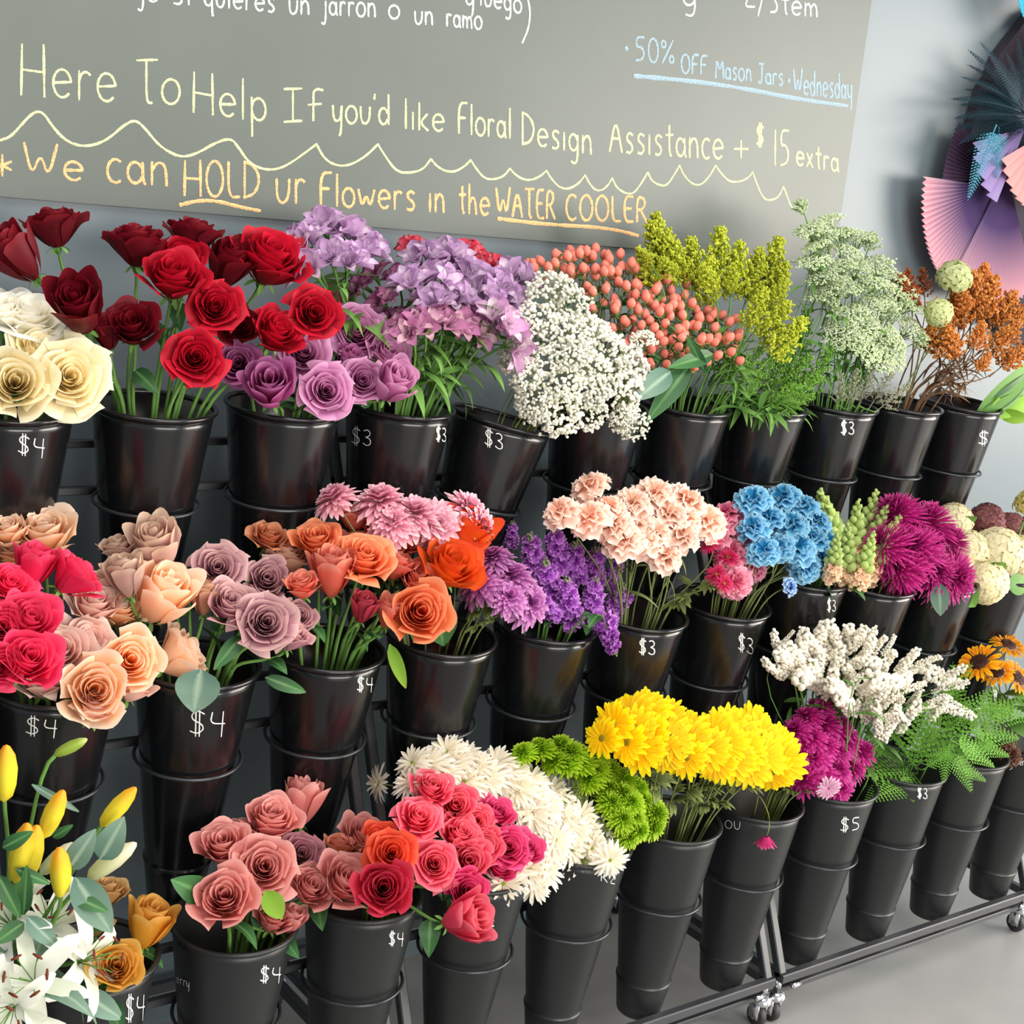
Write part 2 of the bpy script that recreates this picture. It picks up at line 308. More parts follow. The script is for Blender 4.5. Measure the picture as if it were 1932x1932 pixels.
def smooth_line(p, k=3):
    p = np.asarray(p, float)
    if len(p) < 3: 
        t = np.linspace(0, 1, 5)[:, None]; return p[0]*(1-t)+p[-1]*t
    for _ in range(2):
        q = [p[0]]
        for a, b in zip(p[:-1], p[1:]): q += [a*.75+b*.25, a*.25+b*.75]
        q.append(p[-1]); p = np.array(q)
    return p
def ribbon(mb, P3, w, nrm, R):
    P3 = np.asarray(P3); T = np.gradient(P3, axis=0); V = []; n = len(P3)
    for i in range(n):
        s = norm(np.cross(T[i], nrm[i])); hw = w*.5*R.uniform(.75, 1.2)*(.75 if i in (0, n-1) else 1)
        V += [P3[i]-s*hw, P3[i]+s*hw, P3[i]+nrm[i]*w*.12+s*0]
    f = []
    for i in range(n-1):
        a = 3*i; b = a+3; f += [(a, b, b+2, a+2), (a+2, b+2, b+1, a+1)]
    mb.add(V, f)
def words(lst, wpx, m, lab):
    for w in lst: chalk('chalk_word', layout(*w), wpx, m, lab % w[0])
def chalk(name, strokes, wpx, m, lab):
    mb = MB(); R = np.random.default_rng(len(strokes)); yb = WY-.0135
    for s in strokes:
        p = smooth_line(s); P3 = np.array([at(x, y, yb) for x, y in p]); w = wpx*pxscale(yb, *p[0])
        ribbon(mb, P3, w, [np.array([0, -1., 0])]*len(P3), R)
    o = part(name, mb, m, board, False); o['label'] = lab; return o
def chalkm(name, c, cover=.8):
    m = mat(name, c, .95, spec=.1); nt = m.node_tree; b = nt.nodes['Principled BSDF']
    tc = nt.nodes.new('ShaderNodeTexCoord'); n = nt.nodes.new('ShaderNodeTexNoise'); n.inputs['Scale'].default_value = 420; n.inputs['Detail'].default_value = 2
    nt.links.new(tc.outputs['Object'], n.inputs['Vector']); mr = nt.nodes.new('ShaderNodeMapRange'); mr.inputs[1].default_value = .36; mr.inputs[2].default_value = .52; mr.inputs[3].default_value = cover*.35; mr.inputs[4].default_value = cover
    nt.links.new(n.outputs[0], mr.inputs[0]); nt.links.new(mr.outputs[0], b.inputs['Alpha']); return m
CY = chalkm('yellow_chalk', '#eaf2ae', .9); CO = chalkm('orange_chalk', '#ffc088', .95); CW = chalkm('white_chalk', '#f6f8f2', .98); CB = chalkm('blue_chalk', '#b3d3ea', .55)
WL = [('Here', 40, 222, 180, 196, 98), ('To', 257, 342, 196, 197, 82), ('Help', 365, 505, 213, 232, 78), ('If', 535, 612, 230, 228, 62), ("you'd", 627, 737, 232, 236, 58), ('like', 762, 840, 243, 250, 58),
          ('Floral', 864, 966, 252, 262, 58), ('Design', 984, 1118, 272, 292, 60), ('Assistance', 1150, 1366, 287, 302, 66), ('+', 1384, 1412, 298, 299, 38), ('$', 1426, 1442, 274, 274, 38), ('15', 1458, 1490, 312, 315, 68), ('extra', 1502, 1583, 312, 325, 46)]
words(WL, 4.6, CY, 'yellow chalk %s')
wave = [(0, 265), (20, 258), (38, 238), (62, 212), (80, 210), (100, 240), (120, 262), (145, 275), (175, 275), (205, 262), (235, 235), (255, 226), (272, 240), (300, 275), (330, 293), (350, 296), (375, 288), (405, 270), (435, 260), (450, 278), (470, 308), (500, 321), (530, 318), (560, 300), (597, 272)]
w2 = [(597, 272), (612, 300), (635, 313), (660, 312), (690, 295), (713, 272)]
cusp = [(713, 272), (813, 300), (888, 302), (962, 318), (1031, 322), (1104, 330), (1155, 336), (1222, 325), (1282, 312), (1350, 312), (1420, 325), (1478, 352), (1522, 384)]
dep = [45, 26, 32, 22, 34, 30, 40, 36, 42, 28, 44, 30]
ws = [wave, w2]
for (a, b), (c, d), e in zip(cusp[:-1], cusp[1:], dep): ws.append([(a, b), (a+(c-a)*.12, b+e*.45), (a+(c-a)*.35, (b+d)/2+e*.85), (a+(c-a)*.6, (b+d)/2+e*.9), (a+(c-a)*.85, d+e*.45), (c, d)])
chalk('chalk_wave_line', [sum(ws, [])], 5, CY, 'wavy yellow chalk line')
WL = [('*', -14, 22, 332, 334, 42), ('We', 45, 160, 332, 344, 64), ('can', 200, 320, 344, 352, 78), ('HOLD', 348, 492, 370, 374, 68), ('ur', 520, 578, 384, 385, 82), ('Flowers', 603, 785, 388, 398, 62), ('in', 808, 840, 400, 402, 62), ('the', 865, 925, 402, 408, 58), ('WATER', 936, 1048, 408, 414, 54), ('COOLER', 1067, 1222, 415, 420, 48)]
words(WL, 5.4, CO, 'orange chalk %s')
for q in ([(338, 387), (375, 378), (410, 379), (450, 390), (492, 398)], [(938, 412), (1000, 420), (1060, 425), (1120, 428), (1170, 435), (1205, 445)]): chalk('chalk_underline', [q], 7, CO, 'orange chalk underline')
WL = [('jo', 262, 300, 2, 4, 48), ('si', 325, 362, 8, 10, 48), ('quieres', 385, 520, 12, 24, 46), ('un', 545, 585, 27, 28, 46), ('jarrón', 608, 710, 28, 33, 46), ('o', 733, 755, 35, 36, 44), ('un', 782, 818, 46, 48, 44), ('ramo', 842, 910, 50, 56, 42), ('y', 878, 896, 12, 12, 46), ('luego', 905, 985, 10, 26, 42), (')', 985, 1012, 50, 50, 80), ('g', 1288, 1316, 12, 12, 50), ('2', 1400, 1425, 12, 14, 46), ('/', 1430, 1445, 26, 26, 50), ('Stem', 1452, 1545, 25, 33, 46)]
words(WL, 3.9, CW, 'white chalk %s')
for q in ([(1180, 88), (1184, 95)], [(1486, 150), (1490, 154)]): chalk('chalk_dot', [q], 7, CB, 'faint blue chalk dot')
WL = [('50%', 1197, 1272, 115, 122, 46), ('OFF', 1285, 1335, 138, 142, 36), ('Mason', 1350, 1418, 148, 154, 40), ('Jars', 1431, 1478, 158, 162, 38), ('Wednesday', 1497, 1608, 178, 188, 48)]
words(WL, 4.2, CB, 'faint blue chalk %s')
chalk('chalk_underline', [[(1195, 143), (1300, 152), (1400, 166), (1500, 186), (1600, 200)]], 8, CB, 'faint blue chalk underline')
# ------------------------------------------------------------------ racks
SP = .23806
ROW = {'T': dict(x=.4478, y=2.2341, z=CAMZ-.38096, t=.08938), 'M': dict(x=.4736, y=2.0693, z=CAMZ-.77802, t=.10073), 'B': dict(x=.4955, y=1.9228, z=CAMZ-1.1717, t=.05665)}
BH = .4396; RR = .105; RB = .0466; RING = .3876; BAND = .8217
def legy(z): return 1.885+.42*(z-.105)
def caster(parent, x, y, z1):
    mb = MB(); tube(mb, [(x, y, z1+.01), (x, y, .062)], .009, 10); lathe_at = MB(); lathe(lathe_at, [(.019, .058), (.021, .066), (.016, .074), (.008, .078)], 20); mb.merge(lathe_at, None, (x, y, 0))
    for s in (-1, 1): box(mb, (x+s*.013, y+.008, .042), (.003, .028, .042))
    c = part('caster', mb, CHROME, parent); c['label'] = 'chrome swivel caster'
    w = MB(); lathe(w, [(.006, -.009), (.021, -.009), (.024, -.006), (.024, .006), (.021, .009), (.006, .009)], 24)
    w.xf(np.array([[0, 0, 1], [0, 1, 0], [-1, 0, 0]]), (x, y+.010, .024)); wo = part('wheel', w, RUBBER, parent); wo.parent = c
    nb = MB(); tube(nb, [(x-.014, y+.01, .024), (x+.014, y+.01, .024)], .007, 12); n2 = part('hub', nb, CHROME, parent); n2.parent = c
def ring_center(r, i, fr, spec=None):
    R = ROW[r]; s = BUCKET.get((r, i), {}) if spec is None else spec
    c = np.array([R['x']+SP*i+s.get('dx', 0), R['y'], R['z']+s.get('dz', 0)]); up = bucket_up(r, i); return c-up*fr*BH
def bucket_up(r, i):
    t = ROW[r]['t']; roll = BUCKET.get((r, i), {}).get('roll', 0)
    return norm(np.array([math.sin(roll), -math.sin(t), math.cos(t)]))
BUCKET = {('T', 5): dict(roll=.17, dx=-.002, dz=-.03), ('M', 8): dict(dz=.045), ('M', 9): dict(dz=.01)}
def make_rack(k, lab, x0, x1, idx):
    g = .012; a = x0+g; b = x1-g; rk = empty('display_rack', ((a+b)/2, 1.885, 0)); tag(rk, lab, 'rack', 'black flower racks standing end to end')
    w = .02; zb = .115
    part('front_rail', bar(MB(), (a, 1.882, zb), (b, 1.882, zb), w, w), METAL, rk, False)
    part('lower_rail', bar(MB(), (a, 1.890, zb-.034), (b, 1.890, zb-.034), .012, .012), METAL, rk, False)
    part('rear_rail', bar(MB(), (a, 2.44, zb), (b, 2.44, zb), w, w), METAL, rk, False)
    for x in (a+.01, b-.01):
        part('side_rail', bar(MB(), (x, 1.89, zb), (x, 2.44, zb), w, w), METAL, rk, False)
        part('leg', bar(MB(), (x, legy(zb), zb), (x, legy(1.34), 1.34), w, w, (1, 0, 0)), METAL, rk, False)
        kb = MB(); xs = x+(.035 if x < (a+b)/2 else -.035); tube(kb, [(xs-.012, 1.872, zb-.022), (xs+.012, 1.872, zb-.022)], .007, 8); q = part('rail_clip', kb, CHROME, rk); q['label'] = 'bright metal clip'
        caster(rk, x, 1.893, zb); caster(rk, x, 2.43, zb)
    for r in 'TMB':
        R = ROW[r]; zr = R['z']-RING*BH
        for dz in (0., .075):
            z = zr+dz+.005; part('tier_bar', bar(MB(), (a, legy(z)+.0, z), (b, legy(z), z), .014, .014), METAL, rk, False)
        for i in idx[r]:
            c = ring_center(r, i, RING); rad = RR*.97+(RB-RR*.97)*RING+.0075; up = bucket_up(r, i); F = frame(up)
            th = np.linspace(0, 2*PI, 41)[:-1]; P = c+rad*(np.cos(th)[:, None]*F[:, 0]+np.sin(th)[:, None]*F[:, 1]); mb = MB()
            # closed wire loop
            n = 6; V = []
            for q in range(40):
                rd = norm(P[q]-c)
                V.append(P[q]+.0032*(np.cos(np.arange(n)*2*PI/n)[:, None]*rd+np.sin(np.arange(n)*2*PI/n)[:, None]*up))
            V = np.concatenate(V); f = [(q*n+e, q*n+(e+1) % n, ((q+1) % 40)*n+(e+1) % n, ((q+1) % 40)*n+e) for q in range(40) for e in range(n)]; mb.add(V, f)
            bk = P[np.argmax(P[:, 1])]; tube(mb, [bk, (bk[0], legy(zr)+.004, zr+.003)], .004, 6)
            o = part('bucket_ring', mb, RINGM, rk); o['label'] = 'thin grey wire ring holding a bucket'
    return rk
XS = [.362+.9522*k for k in range(-1, 4)]
XS[0] = -.12
make_rack(0, 'black rack at the far left, mostly hidden by peach roses', XS[0], XS[1], {'T': [0], 'M': [0], 'B': [0]})
make_rack(1, 'black rack under red roses and dusty pink roses', XS[1], XS[2], {'T': [1, 2, 3], 'M': [1, 2, 3], 'B': [1, 2, 3]})
make_rack(2, 'black rack under the yellow daisies, its right caster near bottom centre', XS[2], XS[3], {'T': [4, 5, 6, 7], 'M': [4, 5, 6, 7], 'B': [4, 5, 6, 7]})
make_rack(3, 'black rack on casters at the right under the ferns', XS[3], XS[4], {'T': [8, 9, 10, 11], 'M': [8, 9, 10, 11], 'B': [8, 9, 10, 11]})
# free top rail ending behind the white roses
tr = empty('rack_top_rail', (.4, 2.44, 1.46)); tag(tr, 'black metal top rail with bent end behind the white roses', 'rail')
pa = at(-60, 560, 2.42); pb_ = at(116, 566, 2.42); pc = at(160, 672, 2.33)
part('rail', bar(MB(), pa, pb_, .022, .022), METAL, tr, False); part('rail_arm', bar(MB(), pb_, pc, .014, .014), METAL, tr, False)
# ------------------------------------------------------------------ buckets
def bucket_mesh(kind):
    mb = MB(); H = BH; ro = lambda f: RR*.955+(RB-RR*.955)*f
    prof = [(0.0001, -H+.012), (RB*.9, -H+.012), (RB*.9, -H), (RB*.97, -H+.001), (RB, -H+.006)]
    fb = BAND; zb = -H*fb
    prof += [(ro(.9), -H*.9), (ro(fb)-.0004, zb-.010), (ro(fb)-.0005, zb-.004), (ro(fb)-.0005, zb-.003), (ro(fb)+.0022, zb-.0015), (ro(fb)+.0022, zb+.0015), (ro(fb)+.0003, zb+.003), (ro(fb), zb+.005), (ro(fb)-.0002, zb+.012), (ro(.6), -H*.6), (ro(.3), -H*.3), (ro(.05), -H*.05), (ro(.03), -H*.018)]
    prof += [(ro(.03)-.003, -H*.018), (ro(.5)-.003, -H*.5), (ro(.9)-.003, -H*.92), (.0001, -H*.92)]
    lathe(mb, prof, 56); return mb
rimb = MB(); lathe(rimb, [(RR*.955-.002, -.009), (RR-.0025, -.0075), (RR, -.005), (RR, -.0015), (RR-.002, .0005), (RR*.955, .001), (RR*.955-.004, -.002), (RR*.955-.002, -.009)], 56)
BODY = {m.name: bucket_mesh(0).mesh('bucket_body', m) for m in (PLASTIC, PLASTIC2)}; RIM = {m.name: rimb.mesh('rim', m) for m in (PLASTIC, PLASTIC2)}
def cone_hit(r, i, px, py):
    up = bucket_up(r, i); c = ring_center(r, i, 0); d = norm(ray(px, py)); o = CAM-c; k = (RB-RR*.955)/BH
    # axial coordinate s = -(p.up), radius = R0 + k*s
    od = -np.dot(o, up); dd = -np.dot(d, up); op = o+od*up; dp = d+dd*up; R0 = RR*.955+k*od; R1 = k*dd
    A = dp@dp-R1*R1; Bq = 2*(op@dp-R0*R1); C = op@op-R0*R0; D = Bq*Bq-4*A*C
    if D < 0: return None
    t = (-Bq-math.sqrt(D))/(2*A); p = CAM+d*t; s = -np.dot(p-c, up); n = norm((p-c)+s*up); return p+n*.0006, n
def bucket(r, i, lab, mark=None):
    m = PLASTIC if r in 'TM' else PLASTIC2; up = bucket_up(r, i); c = ring_center(r, i, 0)
    e = empty('flower_bucket'); F = frame(up)
    base = c-up*BH; e.location = base; tag(e, lab, 'bucket', 'black flower buckets on the racks')
    link('bucket_body', BODY[m.name], e, M=M44(F, 1, c-base)); link('rim', RIM[m.name], e, M=M44(F, 1, c-base))
    for mk in (mark or []):
        word, x0, x1, y0, y1, cap, wp = mk; mb = MB(); R = np.random.default_rng(3)
        for s in layout(word, x0, x1, y0, y1, cap):
            h = [cone_hit(r, i, *q) for q in smooth_line(s)]; h = [q for q in h if q is not None]
            if len(h) > 1: ribbon(mb, [q[0] for q in h], wp*.72*pxscale(ROW[r]['y'], x0, y0), [q[1] for q in h], R)
        if mb.n: o = obj('price_mark', mb, FROST, e, False, off=base); o['label'] = 'handwritten white '+('price '+word if '$' in word else 'lettering')
    return e
OR = ['first', 'second', 'third', 'fourth', 'fifth', 'sixth', 'seventh', 'eighth', 'ninth', 'tenth', 'eleventh', 'twelfth']
BK = [('T', 0, 'black bucket at the far left end of the top row', []), ('T', 1, 'black bucket under the cream roses', [('$4', 33, 86, 854, 862, 34, 3)]), ('T', 2, 'black bucket under the red roses', []), ('T', 3, 'black bucket under the lavender roses', []),
 ('T', 4, 'black bucket under the purple lily stems, marked twice', [('$3', 663, 702, 836, 842, 30, 2.2), ('$3', 822, 842, 830, 834, 26, 3)]), ('T', 5, 'tilted black bucket under the baby\'s breath', [('$3', 914, 950, 838, 850, 30, 2.6)]), ('T', 6, 'black bucket behind the baby\'s breath under coral berries', []),
 ('T', 7, 'black bucket under the yellow-green plumes', []), ('T', 8, 'black bucket under the thin green stems', []), ('T', 9, 'shiny black bucket marked three dollars under pale green sprays', [('$3', 1586, 1612, 818, 820, 24, 3)]), ('T', 10, 'black bucket under the orange plumes', []), ('T', 11, 'black bucket at the right end of the top row', [('$', 1845, 1866, 838, 838, 24, 3)]),
 ('M', 0, 'black bucket under the hot pink roses at the left edge', []), ('M', 1, 'black bucket under the peach roses', [('$4', 48, 110, 1384, 1390, 32, 3)]), ('M', 2, 'black bucket under the mauve roses', [('$4', 357, 427, 1384, 1386, 44, 3.2)]), ('M', 3, 'black bucket under the orange roses', [('$4', 673, 704, 1303, 1304, 26, 3)]),
 ('M', 4, 'black bucket under the pink and lilac mums', []), ('M', 5, 'black bucket under the purple stock', []), ('M', 6, 'black bucket under the peach carnations', [('$3', 1205, 1237, 1232, 1236, 27, 3.2)]), ('M', 7, 'black bucket under the blue carnations', [('$3', 1392, 1422, 1225, 1236, 30, 2.6)]), ('M', 8, 'black bucket under the snapdragons', [('$3', 1560, 1577, 1152, 1154, 22, 2.2)]),
 ('M', 9, 'black bucket under the magenta spider mums', []), ('M', 10, 'black bucket under the left cream hydrangeas', []), ('M', 11, 'black bucket at the right end of the middle row', []),
 ('B', 0, 'black bucket under the white lilies', []), ('B', 1, 'black bucket under the yellow roses', [('$4', 236, 274, 1925, 1920, 44, 3.4)]), ('B', 2, 'black bucket under the dusty pink roses', [('$4', 490, 531, 1852, 1852, 28, 3.4), ('Jerry', 326, 358, 1850, 1864, 18, 1.6)]), ('B', 3, 'black bucket under the hot pink roses', [('$4', 733, 762, 1782, 1783, 24, 2.8)]),
 ('B', 4, 'black bucket below the white daisies, left one', []), ('B', 5, 'black bucket below the white daisies, right one', [('R2', 1133, 1160, 1662, 1668, 17, 2)]), ('B', 6, 'black bucket under the yellow daisies', []), ('B', 7, 'black bucket with a drooping magenta bud in front', [('ou', 1368, 1398, 1562, 1566, 26, 1.6)]),
 ('B', 8, 'black bucket marked five dollars under the white statice', [('$5', 1585, 1622, 1568, 1566, 24, 2.8)]), ('B', 9, 'black bucket marked three dollars under the fern', [('$3', 1730, 1750, 1504, 1508, 20, 2.4)]), ('B', 10, 'black bucket under the fern tips at right', []), ('B', 11, 'black bucket at the right end of the bottom row', [('5', 1904, 1911, 1452, 1452, 14, 1.8), ('ower', 1912, 1932, 1443, 1444, 14, 1.6)])]
for r, i, lab, mk in BK: bucket(r, i, lab, mk)
# ------------------------------------------------------------------ flowers
UP = np.array([0, 0, 1.])
_mesh = {}
def proto(key, fn):
    if key not in _mesh: _mesh[key] = fn()
    return _mesh[key]
def rose_bloom(v, c): 
    op = {0: .15, 1: .5, 2: .85}[v % 3]; n = {0: 18, 1: 24, 2: 28}[v % 3]
    return proto(('rose', v, c), lambda: rose_mesh(op, n, 11+v*7, .05, 1.25 if v % 3 == 0 else 1.).mesh('bloom', petal(*c)))
def camdir(px, py): return -norm(ray(px, py))
def stem_path(r, i, p, n, k=.35, seedoff=None, deep=.16):
    c = ring_center(r, i, 0); up = bucket_up(r, i); F = frame(up)
    d = p-c; h = d-np.dot(d, up)*up; hl = np.linalg.norm(h)
    q = c+h*min(.062/max(hl, 1e-6), .55)+F[:, 0]*random.uniform(-.02, .02)+F[:, 1]*random.uniform(-.02, .02)
    dist = np.linalg.norm(p-q); b = c+(q-c)*.35-up*deep
    A = bez(p, p-n*dist*k, q+norm(q-b)*dist*.3, q, 9); return np.concatenate([A, bez(q, q*.67+b*.33, q*.33+b*.67, b, 4)[1:]])
def rose_leaf(c=None): return proto(('rleaf', 0), lambda: leaf_mb(1., .30, .6, 0, .2).mesh('leaf', DKGREEN))
def mum_leaf(m=OLIVE):
    def f():
        mb = MB()
        for a, L in ((0, 1.), (.6, .6), (-.6, .6), (.35, .8), (-.35, .8)):
            l = leaf_mb(L, .16, .5, 0, .2); ca, sa = math.cos(a), math.sin(a); mb.merge(l, np.array([[ca, -sa, 0], [sa, ca, 0], [0, 0, 1]]))
        return mb.mesh('leaf', m)
    return proto(('mleaf', m.name), f)
def put_leaf(e, base, p, d, size, me, spin=None):
    # leaf +X axis along d
    x = norm(d); z = norm(UP+.4*RNG.normal(size=3)); y = norm(np.cross(z, x)); z = np.cross(x, y); R = np.stack([x, y, z], 1)
    return link('leaf', me, e, M=M44(R, size, np.asarray(p)-base))
def flower(name, cat, lab, grp, r, i, p, n, s, bloom, stem_m=GREEN, stem_r=.0026, spin=None, leaves=1, leafme=None, leafs=.045, calyx=None, bname='bloom', lt=(.25, .7), k=.35, extra=None):
    P = stem_path(r, i, p, n, k); base = P[-1].copy(); e = empty(name, base); tag(e, lab, cat, grp)
    F = frame(n, RNG.uniform(0, 6.28) if spin is None else spin)
    if bloom is not None: link(bname, bloom, e, M=M44(F, s, p-base))
    if extra: extra(e, base, F, p, s)
    mb = MB(); tube(mb, P[::-1], np.linspace(stem_r*1.15, stem_r*.8, len(P)), 6, .3, .6); obj('stem', mb, stem_m, e, off=base)
    if calyx is not None: link('calyx', calyx, e, M=M44(F, s, p-base))
    for _ in range(leaves):
        t = RNG.uniform(*lt); q = P[int(t*8)]; d = norm(RNG.normal(size=3)*[1, 1, .5]+[0, -.5, .1]); put_leaf(e, base, q, d, leafs*RNG.uniform(.8, 1.3), leafme or rose_leaf())
    e['_px'] = 0; del e['_px']; return e
def relabel(items, what, of):
    """items: (object, px, py, base text)"""
    n = len(items)
    if n == 1: items[0][0]['label'] = items[0][3]; return
    nr = max(1, math.ceil(n/7)); it = sorted(items, key=lambda q: q[2]); per = math.ceil(n/nr)
    rown = {1: [''], 2: ['upper', 'lower'], 3: ['top', 'middle', 'bottom']}.get(nr) or ['top']+OR[1:nr-1]+['lowest']
    for k in range(nr):
        row = sorted(it[k*per:(k+1)*per], key=lambda q: q[1])
        for j, q in enumerate(row):
            w = ('in the %s row ' % rown[k]) if nr > 1 else ''
            if len(row) == 1: s = '%s, %s%s' % (q[3], w or 'alone ', of)
            elif nr == 1 and j == 0: s = '%s, leftmost %s' % (q[3], of)
            elif nr == 1 and j == len(row)-1: s = '%s, rightmost %s' % (q[3], of)
            else: s = '%s, %s from left %s%s' % (q[3], OR[j] if j < 12 else str(j+1)+'th', w, of)
            q[0]['label'] = s
def depth_of(py, y0, y1, base, near=-.085, far=.085):
    h = (y1-py)/max(y1-y0, 1); return base+near+(far-near)*h
def roses(r, i, heads, cols, what, of, grp, dy=0., leaves=1, rng_=None, yr=(-.085, .075), sc=1.):
    """heads: (px,py,r,mode,variant,colour index)"""
    ys = [h[1] for h in heads]; y0, y1 = min(ys), max(ys); cx = sum(h[0] for h in heads)/len(heads); items = []
    for h in heads:
        px, py, rp = h[0], h[1], h[2]*sc; mode = h[3] if len(h) > 3 else 'm'; v = h[4] if len(h) > 4 else 1; ci = h[5] if len(h) > 5 else 0; ddy = h[6] if len(h) > 6 else 0
        Y = depth_of(py, y0, y1, ROW[r]['y']+dy, *yr)+ddy; p = at(px, py, Y); s = rp*pxscale(Y, px, py)
        c = ring_center(r, i, 0); O = norm((p-c)*[1, 1, .5]); C = camdir(px, py)
        w = {'m': (.62, .55, .35), 'f': (1., .22, .2), 'u': (.12, 1., .3), 'l': (.2, .6, 1.2)}[mode]
        n = norm(w[0]*C+w[1]*UP+w[2]*O); s *= {'m': 1.14, 'f': 1.1, 'u': 1.06, 'l': 1.1}[mode]
        col_, txt = cols[ci]; bl = rose_bloom(v, col_); hgt = {0: .62, 1: .5, 2: .42}[v % 3]
        e = flower('rose', 'rose', None, grp, r, i, p-n*s*hgt, n, s, bl, stem_m=(GREEN if rng_ is None else rng_), stem_r=.0032, leaves=leaves, leafs=.05, calyx=proto('calyx', lambda: calyx_mb().mesh('calyx', GREEN)), lt=(.2, .6))
        items.append((e, px, py, txt))
    relabel(items, what, of); return items
def inpoly(x, y, P):
    c = False; n = len(P)
    for i in range(n):
        x1, y1 = P[i]; x2, y2 = P[i-1]
        if (y1 > y) != (y2 > y) and x < (x2-x1)*(y-y1)/(y2-y1)+x1: c = not c
    return c
def edged(x, y, P):
    best = 1e9
    for i in range(len(P)):
        a = np.array(P[i-1], float); b = np.array(P[i], float); q = np.array([x, y]); t = np.clip(np.dot(q-a, b-a)/max(np.dot(b-a, b-a), 1e-9), 0, 1); best = min(best, np.linalg.norm(q-a-(b-a)*t))
    return best
def fill(P, d, seed=1, tries=6000, mx=400, inset=0.):
    R = random.Random(seed); xs = [p[0] for p in P]; ys = [p[1] for p in P]; out = []
    # best-candidate-free dart throwing
    for _ in range(tries):
        x = R.uniform(min(xs), max(xs)); y = R.uniform(min(ys), max(ys))
        if inpoly(x, y, P) and edged(x, y, P) >= inset and all((x-a)**2+(y-b)**2 > d*d for a, b in out):
            out.append((x, y))
            if len(out) >= mx: break
    return out
def dome(P, x, y, base, bulge=.06, near=-.06, far=.07):
    ys = [p[1] for p in P]; cx = sum(p[0] for p in P)/len(P); mxd = max(edged(q[0], q[1], P) for q in fill(P, 25, 3, 400, 40)) if len(P) else 1
    return depth_of(y, min(ys), max(ys), base, near, far)-bulge*math.sqrt(min(edged(x, y, P)/max(mxd, 1), 1))
def dome_n(P, x, y, wc=.55, wo=.9, wu=.35):
    xs = [p[0] for p in P]; ys = [p[1] for p in P]; cx = sum(xs)/len(xs); cy = sum(ys)/len(ys)+.2*(max(ys)-min(ys)); sx = (max(xs)-min(xs))/2; sy = (max(ys)-min(ys))/2
    ox = (x-cx)/sx; oy = (y-cy)/sy; return norm(wo*(ox*RT-oy*(-DN)*-1*-1*1 if False else ox*RT+oy*DN)+wc*camdir(x, y)+wu*UP)
def bunch(r, i, P, d, rp, blooms, name, cat, txts, of, grp, dy=0., bulge=.06, near=-.06, far=.07, seed=1, stem_m=OLIVE, leafme=None, leaves=2, leafs=.03, pts=None, wc=.55, wo=.9, wu=.35, hgt=.2, mx=400, bname='bloom', extra=None, bucket_of=None, jit=.14, stem_r=.0018, lt=(.3, .85)):
    items = []; R = random.Random(seed)
    for (x, y) in (pts or fill(P, d, seed, mx=mx, inset=rp*.5)):
        Y = dome(P, x, y, ROW[r]['y']+dy, bulge, near, far)+R.uniform(-.008, .008); p = at(x, y, Y); s = rp*pxscale(Y, x, y)*R.uniform(1-jit, 1+jit)
        n = dome_n(P, x, y, wc, wo, wu); n = norm(n+np.array([R.gauss(0, .12) for _ in range(3)])); k = R.randrange(len(blooms)); bi = bucket_of(x, y) if bucket_of else i
        e = flower(name, cat, None, grp, r, bi, p-n*s*hgt, n, s, blooms[k], stem_m=stem_m, stem_r=stem_r, leaves=leaves, leafme=leafme or mum_leaf(), leafs=leafs, bname=bname, extra=extra, lt=lt)
        items.append((e, x, y, txts))
    relabel(items, name, of); return items
def px_leaf(e, b, t, wpx, Y0, Y1, m=DKGREEN, bend=.15, name='leaf', roll=0.):
    """broad leaf from pixel b to pixel t, at depths Y0..Y1"""
    p = at(*b, Y0); q = at(*t, Y1); L = np.linalg.norm(q-p); x = norm(q-p); c = camdir(*b); z = norm(c-np.dot(c, x)*x); y = np.cross(z, x)
    c2, s2 = math.cos(roll), math.sin(roll); y, z = c2*y+s2*z, -s2*y+c2*z
    mb = leaf_mb(L, wpx*.5*pxscale(Y0, *b), bend, 0, .18); mb.xf(np.stack([x, y, z], 1), p-np.array(e.location)); return obj(name, mb, m, e)
RO = 'of the red roses'
# --- colours: (inner, outer, rim)
RED = (('#a00a20', '#9a0c1f', '#c81532'), 'bright red rose'); DRED = (('#74091a', '#600b18', '#7c0f20'), 'dark crimson rose')
heads = [(104, 439, 50, 'u', 1, 1), (45, 500, 47, 'l', 0, 1), (154, 598, 50, 'm', 0, 1, -.02), (257, 474, 53, 'u', 1, 1), (362, 455, 46, 'u', 1, 1), (505, 503, 60, 'm', 1, 0), (326, 535, 52, 'm', 1, 0, -.03), (424, 515, 40, 'm', 0, 1, .02), (404, 582, 46, 'f', 2, 0, -.03),
         (447, 618, 36, 'f', 1, 1), (516, 636, 42, 'm', 1, 0, -.02), (590, 594, 44, 'f', 2, 0, -.06), (367, 678, 48, 'f', 2, 0, -.02), (251, 625, 46, 'm', 1, 1), (204, 640, 30, 'u', 0, 1, .03), (345, 490, 36, 'f', 1, 0, 0)]
roses('T', 2, heads, [RED, DRED], 'rose', RO, 'red roses in the top row', leaves=1)
LAV = (('#b04a88', '#c97fb0', '#e0a8cc'), 'lavender pink rose'); PPK = (('#a3366c', '#b65695', '#c981b4'), 'deeper orchid pink rose'); PCH = (('#d8808a', '#cf7a8c', '#e8a79c'), 'faded coral rose')
